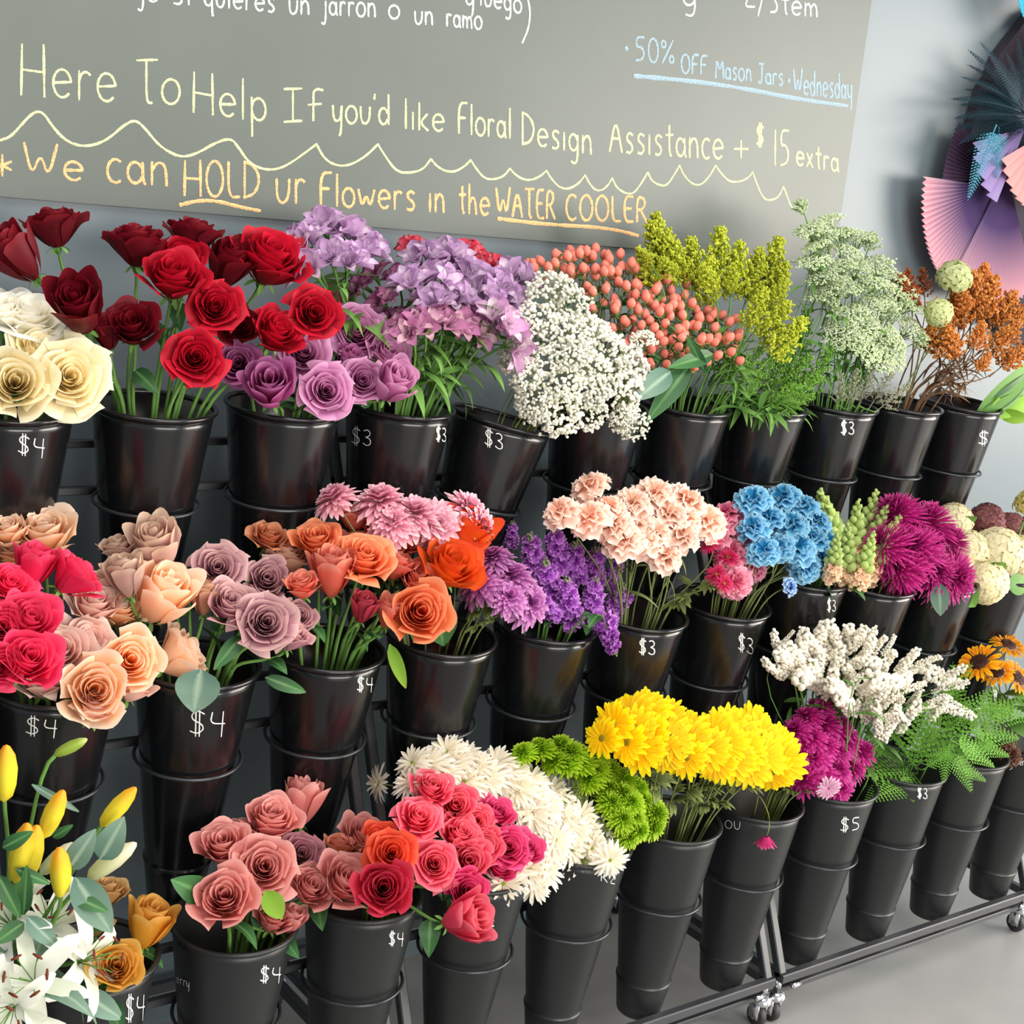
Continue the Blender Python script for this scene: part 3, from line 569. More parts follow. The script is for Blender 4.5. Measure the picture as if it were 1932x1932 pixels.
heads = [(512, 742, 45, 'm', 0, 1, -.02), (614, 740, 45, 'f', 2, 0, -.03), (572, 670, 43, 'f', 2, 0), (450, 688, 38, 'f', 2, 1), (672, 628, 47, 'f', 2, 0), (714, 606, 32, 'u', 1, 0, .02), (682, 720, 38, 'f', 2, 0), (735, 735, 38, 'm', 0, 0, -.02), (728, 680, 36, 'm', 1, 0), (641, 562, 32, 'u', 1, 2, .03), (655, 690, 25, 'm', 0, 1, .03)]
roses('T', 3, heads, [LAV, PPK, PCH], 'rose', 'among the lavender pink roses', 'lavender pink roses in the top row', leaves=2)
CRM = (('#fbe6a6', '#faedc2', '#fdf6da'), 'cream rose'); WCR = (('#fbf3dc', '#f6f3e6', '#fdfcf6'), 'white rose')
roses('T', 1, [(52, 612, 62, 'm', 2, 1), (8, 600, 45, 'm', 1, 1), (72, 672, 50, 'm', 2, 0), (28, 725, 60, 'f', 1, 0, -.01), (128, 716, 66, 'f', 2, 0, -.02), (90, 690, 40, 'm', 2, 0)], [CRM, WCR], 'rose', 'of the cream roses', 'cream roses in the top row', leaves=1, yr=(-.07, .03))
# --- middle row roses
PEA = (('#f2b070', '#fbd2ae', '#fde6d0'), 'pale peach rose'); PEP = (('#e8a398', '#f6cfc0', '#fbe4d8'), 'blush pink rose'); PEO = (('#f8a03c', '#fad0a4', '#fde8d2'), 'peach rose with orange heart')
HOT = (('#d41850', '#ea2a5a', '#fa5078'), 'hot pink rose'); DST = (('#cb9a9c', '#cfab9e', '#e2c8ae'), 'dusty beige rose')
heads = [(85, 1022, 50, 'm', 1, 0, .02), (18, 1012, 36, 'm', 1, 0, .02), (25, 1050, 30, 'm', 1, 2, .03), (174, 1152, 40, 'm', 1, 1, .02), (164, 1208, 34, 'f', 2, 1), (112, 1238, 54, 'm', 2, 1), (82, 1292, 44, 'u', 1, 1, .01), (177, 1305, 50, 'f', 1, 2, -.03), (240, 1250, 46, 'f', 1, 2, -.02), (245, 1302, 34, 'u', 1, 1, .01), (222, 1160, 34, 'm', 1, 2, .03), (297, 1142, 48, 'm', 0, 0), (330, 1245, 46, 'l', 1, 0), (178, 1343, 36, 'u', 1, 1, -.02)]
roses('M', 1, heads, [PEA, PEP, PEO], 'rose', 'of the peach roses', 'peach roses in the middle row', leaves=0, sc=1.13)
heads = [(132, 1096, 44, 'l', 1), (62, 1085, 36, 'u', 0), (14, 1110, 40, 'm', 2), (50, 1180, 46, 'm', 1), (48, 1252, 48, 'm', 1), (0, 1185, 40, 'f', 2), (2, 1258, 34, 'f', 2)]
roses('M', 0, heads, [HOT], 'rose', 'of the hot pink roses at left', 'hot pink roses at the left edge', dy=-.1, leaves=1, sc=1.08)
MAU = (('#9a5672', '#c8929e', '#e4bcb8'), 'mauve rose'); TAN = (('#c87a5c', '#d6a188', '#e6bc9e'), 'tan pink rose'); ORB = (('#c5562f', '#d4845c', '#e3a079'), 'small orange rose')
heads = [(224, 1042, 33, 'u', 1, 3, .02), (300, 1048, 45, 'm', 0, 3), (240, 1102, 38, 'u', 0, 3), (200, 1096, 24, 'u', 1, 3, .03), (410, 1078, 46, 'f', 2, 0), (502, 1096, 36, 'f', 1, 0), (430, 1150, 42, 'm', 1, 0), (499, 1178, 50, 'f', 2, 0, -.02), (562, 1165, 28, 'f', 1, 0), (545, 1208, 36, 'u', 1, 0), (356, 1118, 26, 'u', 1, 1, .03), (385, 1140, 30, 'u', 0, 1, .02), (506, 1020, 36, 'm', 2, 2, .02), (538, 1066, 38, 'u', 1, 1, .02), (572, 1112, 26, 'u', 1, 1, .02)]
mv = roses('M', 2, heads, [MAU, TAN, ORB, DST], 'rose', 'of the mauve and tan roses', 'mauve roses in the middle row', leaves=1)
ORG = (('#e25428', '#ee7c4c', '#f8a87c'), 'orange rose'); ORP = (('#dc5040', '#e8735e', '#f2a08a'), 'coral orange rose'); ORY = (('#ee7a12', '#ee6a25', '#e8502c'), 'bright orange rose'); MBD = (('#a93248', '#b8394a', '#c24a58'), 'closed raspberry bud')
heads = [(684, 1062, 46, 'm', 2, 0, -.03), (598, 1030, 36, 'm', 1, 0), (627, 1098, 40, 'u', 0, 1), (668, 984, 32, 'u', 1, 1, .02), (712, 1004, 34, 'm', 1, 0, .02), (765, 1020, 38, 'm', 1, 0), (744, 1074, 34, 'u', 1, 1), (785, 1100, 34, 'm', 1, 1), (846, 1078, 48, 'm', 1, 2, -.03), (873, 1028, 42, 'm', 0, 2, .0), (789, 1158, 48, 'f', 1, 0, -.03), (683, 1158, 25, 'u', 0, 3), (730, 1166, 26, 'u', 0, 1), (572, 1112, 30, 'u', 1, 1), (660, 1040, 30, 'm', 1, 1, .03), (720, 1040, 30, 'm', 1, 0, .02)]
og = roses('M', 3, heads, [ORG, ORP, ORY, MBD], 'rose', 'of the orange roses', 'orange roses in the middle row', leaves=1, sc=1.08)
# --- bottom row roses
DPK = (('#c4605a', '#e08680', '#f2b2aa'), 'dusty salmon pink rose'); DMV = (('#86495a', '#9d6470', '#b78088'), 'small mauve rose'); DOR = (('#cf6a40', '#d98261', '#e6a08a'), 'salmon orange rose')
heads = [(509, 1557, 46, 'm', 1, 0), (568, 1530, 42, 'u', 0, 0, .02), (422, 1605, 44, 'm', 1, 0), (497, 1640, 54, 'f', 2, 0, -.03), (424, 1700, 50, 'm', 1, 0, -.02), (566, 1614, 36, 'f', 2, 1), (580, 1682, 38, 'm', 1, 0), (684, 1590, 42, 'm', 1, 0), (640, 1604, 30, 'u', 1, 2), (645, 1672, 48, 'm', 1, 0, -.03), (512, 1740, 36, 'u', 1, 0, .03), (548, 1746, 26, 'u', 0, 0, .03), (460, 1580, 30, 'm', 1, 0, .03)]
dp = roses('B', 2, heads, [DPK, DMV, DOR], 'rose', 'of the dusty salmon roses', 'dusty pink roses in the bottom row', leaves=1)
CRP = (('#e03450', '#f05070', '#fc8a9a'), 'coral pink rose'); MGP = (('#cf1f5e', '#e63474', '#f2649a'), 'vivid pink rose'); RDR = (('#b3152c', '#c02238', '#d2405a'), 'deep red pink rose'); ORR = (('#e03a2c', '#e8452f', '#f06a48'), 'orange red ruffled rose')
heads = [(738, 1612, 40, 'f', 2, 3), (723, 1676, 46, 'f', 1, 2, -.02), (810, 1494, 34, 'm', 1, 0), (786, 1550, 40, 'm', 2, 0), (858, 1522, 34, 'f', 1, 0), (898, 1552, 32, 'f', 2, 0), (864, 1580, 34, 'm', 1, 0), (912, 1598, 32, 'f', 1, 0), (957, 1600, 36, 'f', 2, 1), (988, 1606, 30, 'm', 1, 1), (818, 1632, 40, 'f', 2, 0), (882, 1628, 38, 'f', 1, 0), (932, 1540, 30, 'm', 1, 1), (878, 1684, 36, 'f', 1, 1), (862, 1738, 44, 'l', 0, 0), (716, 1590, 30, 'm', 1, 3, .03), (940, 1640, 28, 'm', 1, 1, .02)]
roses('B', 3, heads, [CRP, MGP, RDR, ORR], 'rose', 'of the hot pink roses', 'hot pink roses in the bottom row', dy=-.085, leaves=1)
YEL = (('#d98a1a', '#e6a63a', '#edbd66'), 'golden yellow rose'); YTN = (('#cf8a3c', '#d8a765', '#e2bd84'), 'tan yellow rose')
roses('B', 1, [(276, 1762, 44, 'u', 0, 0), (218, 1828, 40, 'm', 1, 0, -.04), (203, 1690, 34, 'u', 1, 1, .0), (180, 1750, 28, 'u', 1, 1, .03)], [YEL, YTN], 'rose', 'of the golden yellow roses', 'yellow roses in the bottom row', leaves=1, yr=(-.08, .03))
# named leaves the photo shows
e0 = mv[7][0]; px_leaf(e0, (378, 1262), (366, 1346), 82, 1.96, 1.95, SAGE, .1); px_leaf(e0, (500, 1278), (582, 1308), 26, 1.98, 1.95, DKGREEN, .4); px_leaf(e0, (455, 1200), (405, 1262), 30, 2.0, 1.98, DKGREEN)
e0 = og[10][0]; px_leaf(e0, (820, 1130), (838, 1222), 70, 1.99, 1.99, DKGREEN, .1); px_leaf(e0, (735, 1215), (768, 1305), 24, 1.97, 1.95, LIME, .3)
e0 = dp[4][0]; px_leaf(e0, (395, 1690), (328, 1662), 52, 1.87, 1.86, DKGREEN, .15); px_leaf(dp[3][0], (500, 1680), (535, 1738), 40, 1.83, 1.83, LIME, .15)
# --- chrysanthemums
def mums(key, fn, c, k=3, name='bloom'): return [proto((key, c, s), lambda s=s: fn(s).mesh(name, petal(*c))) for s in range(k)]
big = lambda s: mum_mesh(6, 24, s, (.40, 1.0), .12, (1.35, -.1), -.4, .05, .0, .35, .3)
PKM = ('#e094ae', '#eeb4c2', '#f6d2d6'); LIM = ('#b057a6', '#c27bb8', '#d69fcd')
P = [(590, 960), (610, 905), (700, 905), (800, 930), (860, 925), (940, 950), (925, 1010), (800, 1020), (700, 985), (620, 985)]
bunch('M', 4, P, 48, 52, mums('big', big, PKM), 'chrysanthemum', 'flower', 'pale pink mum', 'of the pale pink mums', 'pale pink mums in the middle row', dy=.07, seed=4, pts=[(628, 938), (716, 942), (782, 968), (884, 958), (822, 990), (740, 985), (905, 990)])
P = [(890, 1040), (930, 1020), (985, 1060), (1025, 1140), (980, 1160), (900, 1125)]
bunch('M', 4, P, 40, 44, mums('big', big, LIM), 'chrysanthemum', 'flower', 'lilac mum', 'of the lilac mums', 'lilac mums in the middle row', dy=-.01, seed=4, pts=[(930, 1050), (905, 1100), (965, 1085), (960, 1125), (1000, 1138)])
dai = lambda s: mum_mesh(2, 17, s, (.90, .98), .135, (.16, .02), -.2, .12, .02, .6, .03, .07)
def disc_extra(m, r=.2, h=.1):
    me = proto(('disc', m.name, r), lambda: disc_mb(r, h, .03).mesh('flower_centre', m))
    return lambda e, base, F, p, s: link('flower_centre', me, e, M=M44(F, s, p-base))
YC = petal('#8a7a12', '#a08c1c', None, 'centre', .0); GC = petal('#8f9a35', '#b0aa40', None, 'centre', .0)
P = [(1112, 1380), (1150, 1330), (1195, 1303), (1280, 1325), (1350, 1352), (1372, 1338), (1440, 1345), (1490, 1390), (1515, 1440), (1490, 1478), (1430, 1482), (1330, 1455), (1230, 1440), (1115, 1412)]
bunch('B', 6, P, 29, 40, mums('dai', dai, ('#ffd200', '#ffe400', '#fff020')), 'daisy', 'flower', 'yellow daisy mum', 'of the yellow daisies', 'yellow daisies in the bottom row', seed=9, bulge=.05, extra=disc_extra(YC), leaves=3, leafs=.035, wc=1.5, wo=.75, wu=.0, near=-.08, far=.06)
wd = lambda s: mum_mesh(3, 22, s, (.72, .98), .088, (.75, .0), -.3, .1, .02, .3, .1, .1)
P = [(742, 1450), (770, 1410), (850, 1392), (930, 1412), (1015, 1452), (1098, 1508), (1158, 1570), (1175, 1620), (1130, 1640), (1070, 1640), (1010, 1695), (925, 1695), (925, 1640), (1000, 1600), (960, 1535), (880, 1500), (800, 1480), (752, 1515)]
wm = mums('wd', wd, ('#f4ead2', '#f6f0e2', '#fbf8f2'))
bunch('B', 5, P, 27, 38, wm, 'daisy', 'flower', 'white daisy mum', 'of the white daisies', 'white daisies in the bottom row', seed=5, bulge=.06, near=-.07, far=.10, extra=disc_extra(GC, .15, .08), leaves=2, leafs=.035, bucket_of=lambda x, y: 4 if x < 960 else 5, wc=1.1, wu=.1)
for x, y, rr, t in ((716, 1478, 34, 'small white daisy seen from the side, left of the white daisies'), (900, 1742, 30, 'white daisy peeking out behind the lowest hot pink rose'), (1150, 1622, 34, 'white daisy hanging over its bucket rim at far right')):
    Y = ROW['B']['y']+(.1 if x < 800 else -.11); p = at(x, y, Y); n = norm(-RT*.9+camdir(x, y)*.4) if x < 800 else norm(camdir(x, y)+RT*.3+DN*.3)
    flower('daisy', 'flower', t, None, 'B', 4 if x < 960 else 5, p, n, rr*pxscale(Y, x, y), wm[0], OLIVE, .0016, leaves=1, leafme=mum_leaf(), leafs=.03, extra=disc_extra(GC, .15, .08))
but = lambda s: mum_mesh(8, 26, s, (.35, .80), .06, (1.5, .05), -.2, .04, .0, .4, .38)
P = [(945, 1418), (1010, 1388), (1090, 1388), (1165, 1430), (1225, 1475), (1270, 1530), (1258, 1580), (1180, 1600), (1145, 1560), (1120, 1500), (1060, 1465), (990, 1445)]
bunch('B', 5, P, 23, 36, mums('but', but, ('#7fae14', '#a8cc28', '#c6e044')), 'chrysanthemum', 'flower', 'lime green button mum', 'of the lime green mums', 'lime green mums in the bottom row', seed=3, bulge=.04, dy=.0, leaves=2, leafs=.03)
mg = lambda s: mum_mesh(5, 24, s, (.5, .95), .085, (1.25, -.1), -.3, .06, .0, .3, .2)
P = [(1475, 1335), (1545, 1312), (1600, 1345), (1642, 1400), (1645, 1455), (1590, 1508), (1530, 1492), (1465, 1475), (1505, 1440), (1478, 1390)]
bunch('B', 7, P, 27, 36, mums('mg', mg, ('#b01a78', '#cc2f92', '#e060b0')), 'chrysanthemum', 'flower', 'magenta mum', 'of the magenta mums', 'magenta mums in the bottom row', seed=6, bulge=.05, near=-.05, far=.07, leaves=3, leafs=.032)
# drooping bud
Y = 1.80; p = at(1446, 1578, Y); e = empty('chrysanthemum', ring_center('B', 7, .2)); tag(e, 'single drooping magenta bud hanging in front of a bucket', 'flower'); base = np.array(e.location)
n = norm([0, -.1, -1]); link('bloom', mums('mgb', lambda s: mum_mesh(4, 20, s, (.5, .8), .1, (1.5, .9), -.1, .08, .0, .3, .1), ('#a01a6e', '#c22a6e', '#d4648e'))[0], e, M=M44(frame(n), 30*pxscale(Y, 1446, 1585), p-base))
mb = MB(); q = at(1430, 1500, 1.84); tube(mb, bez(ring_center('B', 7, .1), at(1425, 1540, 1.86), q-[0, 0, 0], q, 8), .0016, 6, .3, .6); tube(mb, bez(q, at(1445, 1515, 1.82), at(1460, 1550, 1.80), p, 9), .0013, 6, .3, .6); obj('stem', mb, OLIVE, e, off=base)
Y = 1.82; p = at(1563, 1487, Y); flower('chrysanthemum', 'flower', 'single pale pink bloom on the rim below the magenta mums', None, 'B', 7, p, norm(camdir(1563, 1487)+RT*.5+DN*.6), 22*pxscale(Y, 1563, 1487), mums('dai', dai, ('#e0a8c4', '#ecc4d6', '#f4dbe6'))[0], OLIVE, .0015, leaves=1, leafme=mum_leaf(), leafs=.03)
sp = lambda s: mum_mesh(9, 34, s, (.42, 1.0), .042, (1.5, -.2), -.15, .05, .0, .1, .45, .1)
P = [(1640, 960), (1690, 935), (1770, 950), (1820, 1005), (1828, 1065), (1805, 1110), (1740, 1085), (1660, 1075)]
bunch('M', 9, P, 40, 54, mums('sp', sp, ('#9c1668', '#bf2684', '#d9579f')), 'chrysanthemum', 'flower', 'magenta spider mum', 'of the spider mums', 'magenta spider mums in the middle row', seed=6, leaves=8, leafs=.04, pts=[(1690, 970), (1752, 985), (1665, 1030), (1725, 1035), (1790, 1025), (1695, 1070), (1765, 1078), (1795, 1090)])
# --- carnations
cn = lambda c, k=3: [proto(('cn', c, s), lambda s=s: carnation_mesh(s).mesh('bloom', petal(*c))) for s in range(k)]
def pxlist(r, i, pts, rp, blooms, name, txt, of, grp, dy=0., **kw):
    P = [(min(p[0] for p in pts)-30, min(p[1] for p in pts)-30), (max(p[0] for p in pts)+30, min(p[1] for p in pts)-30), (max(p[0] for p in pts)+30, max(p[1] for p in pts)+30), (min(p[0] for p in pts)-30, max(p[1] for p in pts)+30)]
    return bunch(r, i, P, 10, rp, blooms, name, 'flower', txt, of, grp, dy=dy, pts=pts, **kw)
pxlist('M', 6, [(1112, 912), (1055, 962), (1112, 972), (1150, 952), (1192, 945), (1234, 926), (1200, 985), (1158, 985), (1262, 965), (1298, 940), (1336, 978), (1240, 1000), (1285, 1005), (1257, 1042), (1175, 1015), (1295, 975), (1215, 1015)], 45, cn(('#f6bfa2', '#fad6c2', '#fdeade')), 'carnation', 'pale peach carnation', 'of the peach carnations', 'peach carnations in the middle row', seed=3, bulge=.05, leaves=1, leafme=proto('grass', lambda: leaf_mb(1., .05, .9, 0, .1).mesh('leaf', OLIVE)), leafs=.06, wc=.5, wu=.7)
pxlist('M', 7, [(1370, 965), (1402, 1005), (1380, 1040), (1427, 1068), (1385, 1098), (1420, 1040), (1395, 970), (1352, 1000)], 38, cn(('#dc5a86', '#ea86a4', '#f4b2c2')), 'carnation', 'pink carnation', 'of the pink carnations', 'pink carnations in the middle row', dy=.03, seed=3, bulge=.03, leaves=1, leafs=.03)
pxlist('M', 6, [(1340, 1026), (1352, 1082), (1374, 1048), (1368, 1100)], 22, mums('as', lambda s: mum_mesh(4, 24, s, (.6, .95), .06, (1.0, .0), -.3, .1, .0, .3, .1), ('#c01c50', '#cf2560', '#dd4c80')), 'aster', 'small crimson aster', 'of the crimson asters', 'crimson asters in the middle row', dy=-.07, seed=3, bulge=.0, leaves=2, leafs=.04, extra=disc_extra(YC, .22, .1))
pxlist('M', 7, [(1420, 938), (1475, 934), (1514, 950), (1541, 978), (1492, 984), (1562, 1020), (1533, 1012), (1465, 1030), (1505, 1030), (1522, 1062), (1420, 990), (1450, 975), (1555, 1048), (1440, 1035)], 40, cn(('#1f86b8', '#4fa6d2', '#9fd0e6')), 'carnation', 'sky blue dyed carnation', 'of the blue carnations', 'blue carnations in the middle row', seed=5, bulge=.05, leaves=1, leafme=proto('grass', lambda: None), leafs=.05, wc=.5, wu=.6)
Y = 1.98; flower('carnation', 'flower', 'half-open pale blue carnation drooping below the blue ones', None, 'M', 7, at(1490, 1108, Y), norm(camdir(1490, 1108)*.3+RT*.7+UP*.1), 22*pxscale(Y, 1490, 1108), cn(('#4f86c8', '#8ab0dc', '#b8d0ea'))[1], OLIVE, .0016, leaves=0)
# ------------------------------------------------------------------ purple stock, snapdragon
def stock_mesh(s, c1, c2):
    def f():
        R = np.random.default_rng(s); mb = MB()
        for k in range(11):
            t = k/10; a = k*2.4; z = t*2.0; rr = .62*(1-.45*t); cmb = carnation_mesh(s*31+k, 9, .10)
            n = norm([math.cos(a), math.sin(a), .35+1.2*t]); mb.merge(cmb, frame(n, R.uniform(0, 6))*(.82-.30*t), (rr*.5*math.cos(a), rr*.5*math.sin(a), z))
        for k in range(6): a = k*1.9; puff(mb, (.12*math.cos(a), .12*math.sin(a), 2.1+.07*k), .13-.012*k, 0, 0, 1, 1.4)
        tube(mb, [(0, 0, -.4), (0, 0, 2.2)], .06, 6, .3, .3, 1); return mb.mesh('flower_spike', [petal(*c1), petal(*c2)])
    return proto(('stock', s, c1), f)
def spikes(r, i, lst, meshes, name, cat, txt, of, grp, dy=0, wpx=20, lng=2.3, stem_m=GREEN, leaves=1, leafme=None, leafs=.04, bname='flower_spike', stem_r=.002, ylist=None):
    """lst: (base px, base py, tip px, tip py[, Y offset]) """
    items = []; ys = [q[3] for q in lst]
    for k, q in enumerate(lst):
        Yo = q[4] if len(q) > 4 else 0; Y = depth_of(q[3], min(ys), max(ys)+1, ROW[r]['y']+dy, -.06, .06)+Yo; b = at(q[0], q[1], Y+.0); t = at(q[2], q[3], Y-.01*(1 if len(q) < 6 else q[5])); n = norm(t-b); L = np.linalg.norm(t-b); s = L/lng
        e = flower(name, cat, None, grp, r, i, b, n, s, meshes[k % len(meshes)], stem_m=stem_m, stem_r=stem_r, leaves=leaves, leafme=leafme, leafs=leafs, bname=bname, k=.4); items.append((e, q[2], q[3], txt))
    relabel(items, name, of); return items
PUR = ('#9238a8', '#b05cc4', '#cf92dc'); BUDG = ('#8a9a6a', '#a9a98a', '#b9b9a0')
sm = [stock_mesh(s, PUR, BUDG) for s in range(3)]
spikes('M', 5, [(1010, 1075, 1000, 1010), (1055, 1070, 1045, 1000), (1040, 1130, 1030, 1060), (1085, 1090, 1085, 1025), (1120, 1100, 1125, 1035), (1150, 1100, 1172, 1050), (1075, 1165, 1070, 1095, -.03), (1115, 1165, 1125, 1095, -.03), (1150, 1165, 1175, 1105), (1045, 1165, 1025, 1130, -.02), (1130, 1180, 1160, 1160, -.05), (1160, 1150, 1195, 1120), (1140, 1170, 1160, 1232, -.05), (965, 1025, 966, 985, .06)], sm, 'stock', 'flower', 'purple stock stem', 'of the purple stock', 'purple stock in the middle row', leafs=.04)
def snap_mesh(s, c1, c2):
    def f():
        mb = MB(); R = np.random.default_rng(s)
        for k in range(34):
            t = k/33; a = k*2.4+R.uniform(-.2, .2); rr = .40*(1-t)**.8+.03; z = 3.1*t; sz = (.30*(1-t)**.9+.08); n = norm([math.cos(a), math.sin(a), .3+1.5*t])
            if k < 10:
                cm = carnation_mesh(s*17+k, 7, .1); mb.merge(cm, frame(n, R.uniform(0, 6))*.62, (rr*.6*math.cos(a), rr*.6*math.sin(a), z))
            else:
                q = MB(); puff(q, (0, 0, 0), sz, .5, .5, 1, 1.5); mb.merge(q, frame(n), (rr*math.cos(a), rr*math.sin(a), z))
        tube(mb, [(0, 0, -.3), (0, 0, 3.1)], .06, 6, .3, .3, 1); return mb.mesh('flower_spike', [petal(*c1), petal(*c2)])
    return proto(('snap', s), f)
sn = [snap_mesh(s, ('#e8b59a', '#efcdb0', '#f2e0b8'), ('#a9bf6a', '#bfd084', '#cfdc9c')) for s in range(3)]
spikes('M', 8, [(1588, 1085, 1560, 945), (1580, 1060, 1546, 920), (1605, 1070, 1620, 940), (1615, 1060, 1655, 922), (1625, 1075, 1675, 950), (1630, 1090, 1700, 970), (1595, 1100, 1600, 985, -.04), (1570, 1090, 1580, 1000, -.04), (1620, 1100, 1650, 1000, -.05)], sn, 'snapdragon', 'flower', 'lime and peach snapdragon spike', 'of the snapdragons', 'snapdragons in the middle row', lng=3.2)
spikes('M', 7, [(1408, 930, 1409, 885)], [proto('snapb', lambda: snap_mesh(5, ('#8a9a4a', '#9fae5a', '#b0b86a'), ('#76904a', '#8fa65a', '#a6b86c')))], 'snapdragon', 'flower', 'green snapdragon bud tip rising behind the blue carnations', '', None, dy=.08, lng=3.2)
# --- alstroemeria
AL = lambda c: [proto(('al', c, s), lambda s=s: alstro_mesh(s).mesh('floret', petal(*c))) for s in range(3)]
LIL = ('#e2cce0', '#c49fc6', '#b088b6'); PNK = ('#e2bfc8', '#c07fa6', '#b4689c'); CRL = ('#e88a90', '#d2465c', '#c22c4a'); PLW = ('#f0e0e6', '#d6a8cc', '#c080b8')
aleaf = proto('aleaf', lambda: leaf_mb(1., .10, .7, 0, .15).mesh('leaf', GREEN))
def alstro(r, i, pts, col, txt, of, grp, P, dy=0., rp=34, nf=4):
    fl = AL(col); items = []
    for k, (x, y) in enumerate(pts):
        Y = dome(P, x, y, ROW[r]['y']+dy, .05, -.05, .07); p = at(x, y, Y); n = dome_n(P, x, y, .4, .8, .5); s = rp*pxscale(Y, x, y)
        def ex(e, base, F, p0, s_, k=k, n=n):
            for j in range(nf):
                a = j*2*PI/nf+k; d = norm(n+.62*(math.cos(a)*F[:, 0]+math.sin(a)*F[:, 1])+.12*RNG.normal(size=3)); q = p0+d*s_*.42
                link('floret', fl[(j+k) % 3], e, M=M44(frame(d, RNG.uniform(0, 6)), s_, q-base)); mb = MB(); tube(mb, [p0-n*s_*.3, p0+d*s_*.15, q], .0016, 5, .3, .5); obj('flower_stalk', mb, GREEN, e, off=base)
        e = flower('alstroemeria', 'flower', None, grp, r, i, p-n*s*.7, n, s, None, stem_m=GREEN, stem_r=.0026, leaves=4, leafme=aleaf, leafs=.075, extra=ex, lt=(.1, .8)); items.append((e, x, y, txt))
    relabel(items, 'a', of)
P1 = [(550, 430), (610, 395), (690, 440), (740, 480), (735, 560), (650, 540), (560, 520)]
P2 = [(660, 500), (760, 470), (840, 455), (930, 490), (990, 540), (1020, 650), (960, 660), (860, 640), (800, 680), (740, 650), (680, 560)]
alstro('T', 4, [(612, 420), (572, 452), (655, 435), (625, 478), (580, 505), (695, 465), (660, 490)], LIL, 'lilac peruvian lily', 'of the back lilac cluster', 'lilac peruvian lilies in the top row', P1, dy=.06, rp=45)
alstro('T', 4, [(705, 512), (675, 540), (720, 560), (748, 520), (742, 600)], ('#c995ac', '#a8648c', '#8e4c74'), 'dusky pink peruvian lily', 'of the dusky lilies', 'dusky peruvian lilies in the top row', P2, dy=.05, rp=30)
alstro('T', 4, [(800, 485), (845, 475), (825, 520), (880, 510), (905, 545), (858, 560), (815, 565), (940, 535), (925, 585), (775, 530), (960, 560), (980, 520)], LIL, 'purple peruvian lily', 'of the front purple lilies', 'purple peruvian lilies in the top row', P2, rp=45)
alstro('T', 4, [(795, 610), (765, 620), (835, 600), (870, 600), (900, 620)], PNK, 'pink peruvian lily', 'of the pink lilies', 'pink peruvian lilies in the top row', P2, dy=-.02, rp=42)
alstro('T', 4, [(950, 600), (975, 640)], PLW, 'pale pink open peruvian lily', 'beside the baby\'s breath', 'pale peruvian lilies in the top row', P2, dy=-.06, rp=46, nf=3)
alstro('T', 4, [(885, 468), (915, 490), (775, 462), (940, 500)], CRL, 'coral red peruvian lily', 'of the coral ones behind', 'coral peruvian lilies in the top row', P2, dy=.07, rp=28)
# --- baby's breath
def gyp_mesh(s, n=165):
    def f():
        R = np.random.default_rng(s); mb = MB(); st = MB()
        hubs = [np.array([R.uniform(-.6, .6), R.uniform(-.6, .6), R.uniform(.0, .5)]) for _ in range(14)]
        for h in hubs: tube(mb, [(0, 0, -1.2), h*.5+[0, 0, -.35], h], .010, 3, .4, .4, 1, False)
        for _ in range(n):
            d = R.normal(size=3); d[2] = abs(d[2])*.9; d = norm(d); q = d*R.uniform(.72, 1.05)*[1, 1, .8]; h = min(hubs, key=lambda k: np.linalg.norm(k-q)); tube(mb, [h, q], .005, 3, .4, .4, 1, False)
            r = R.uniform(.065, .115)
            for j in range(2): puff(mb, q+R.normal(size=3)*r*.35, r*.8, R.uniform(0, 1), R.uniform(0, 1), 0)
        return mb
    def g():
        mb = f(); return mb.mesh('blossoms', [petal('#f2f0de', '#fffff6', None, 'breath', .3), petal('#6f7d55', '#8a9668', None, 'fine_stem', .1)])
    return proto(('gyp', s), g)
P = [(965, 525), (1020, 500), (1065, 520), (1110, 565), (1165, 605), (1195, 640), (1225, 690), (1205, 760), (1140, 800), (1050, 815), (985, 790), (945, 730), (955, 640), (985, 590)]
def kindset(its, nm):
    for it in its:
        for c in it[0].children:
            if c.name.startswith(nm): c['kind'] = 'stuff'
gy = [gyp_mesh(s) for s in range(4)]
g1 = bunch('T', 5, P, 42, 44, gy, 'babys_breath', 'flower', 'white baby\'s breath sprig', 'of the baby\'s breath', 'baby\'s breath sprigs in the top row', dy=-.05, bulge=.09, near=-.05, far=.07, leaves=0, wc=.5, wo=1., wu=.2, stem_r=.001, bname='blossoms', bucket_of=lambda x, y: 5, seed=2)
g2 = pxlist('T', 6, [(1215, 640), (1225, 720), (1195, 800), (1170, 790)], 30, gy, 'babys_breath', 'loose white baby\'s breath sprig', 'right of the mass', 'loose baby\'s breath sprigs in the top row', dy=-.1, bulge=.0, leaves=0, bname='blossoms', stem_r=.001, seed=4)
kindset(g1+g2, 'blossoms')
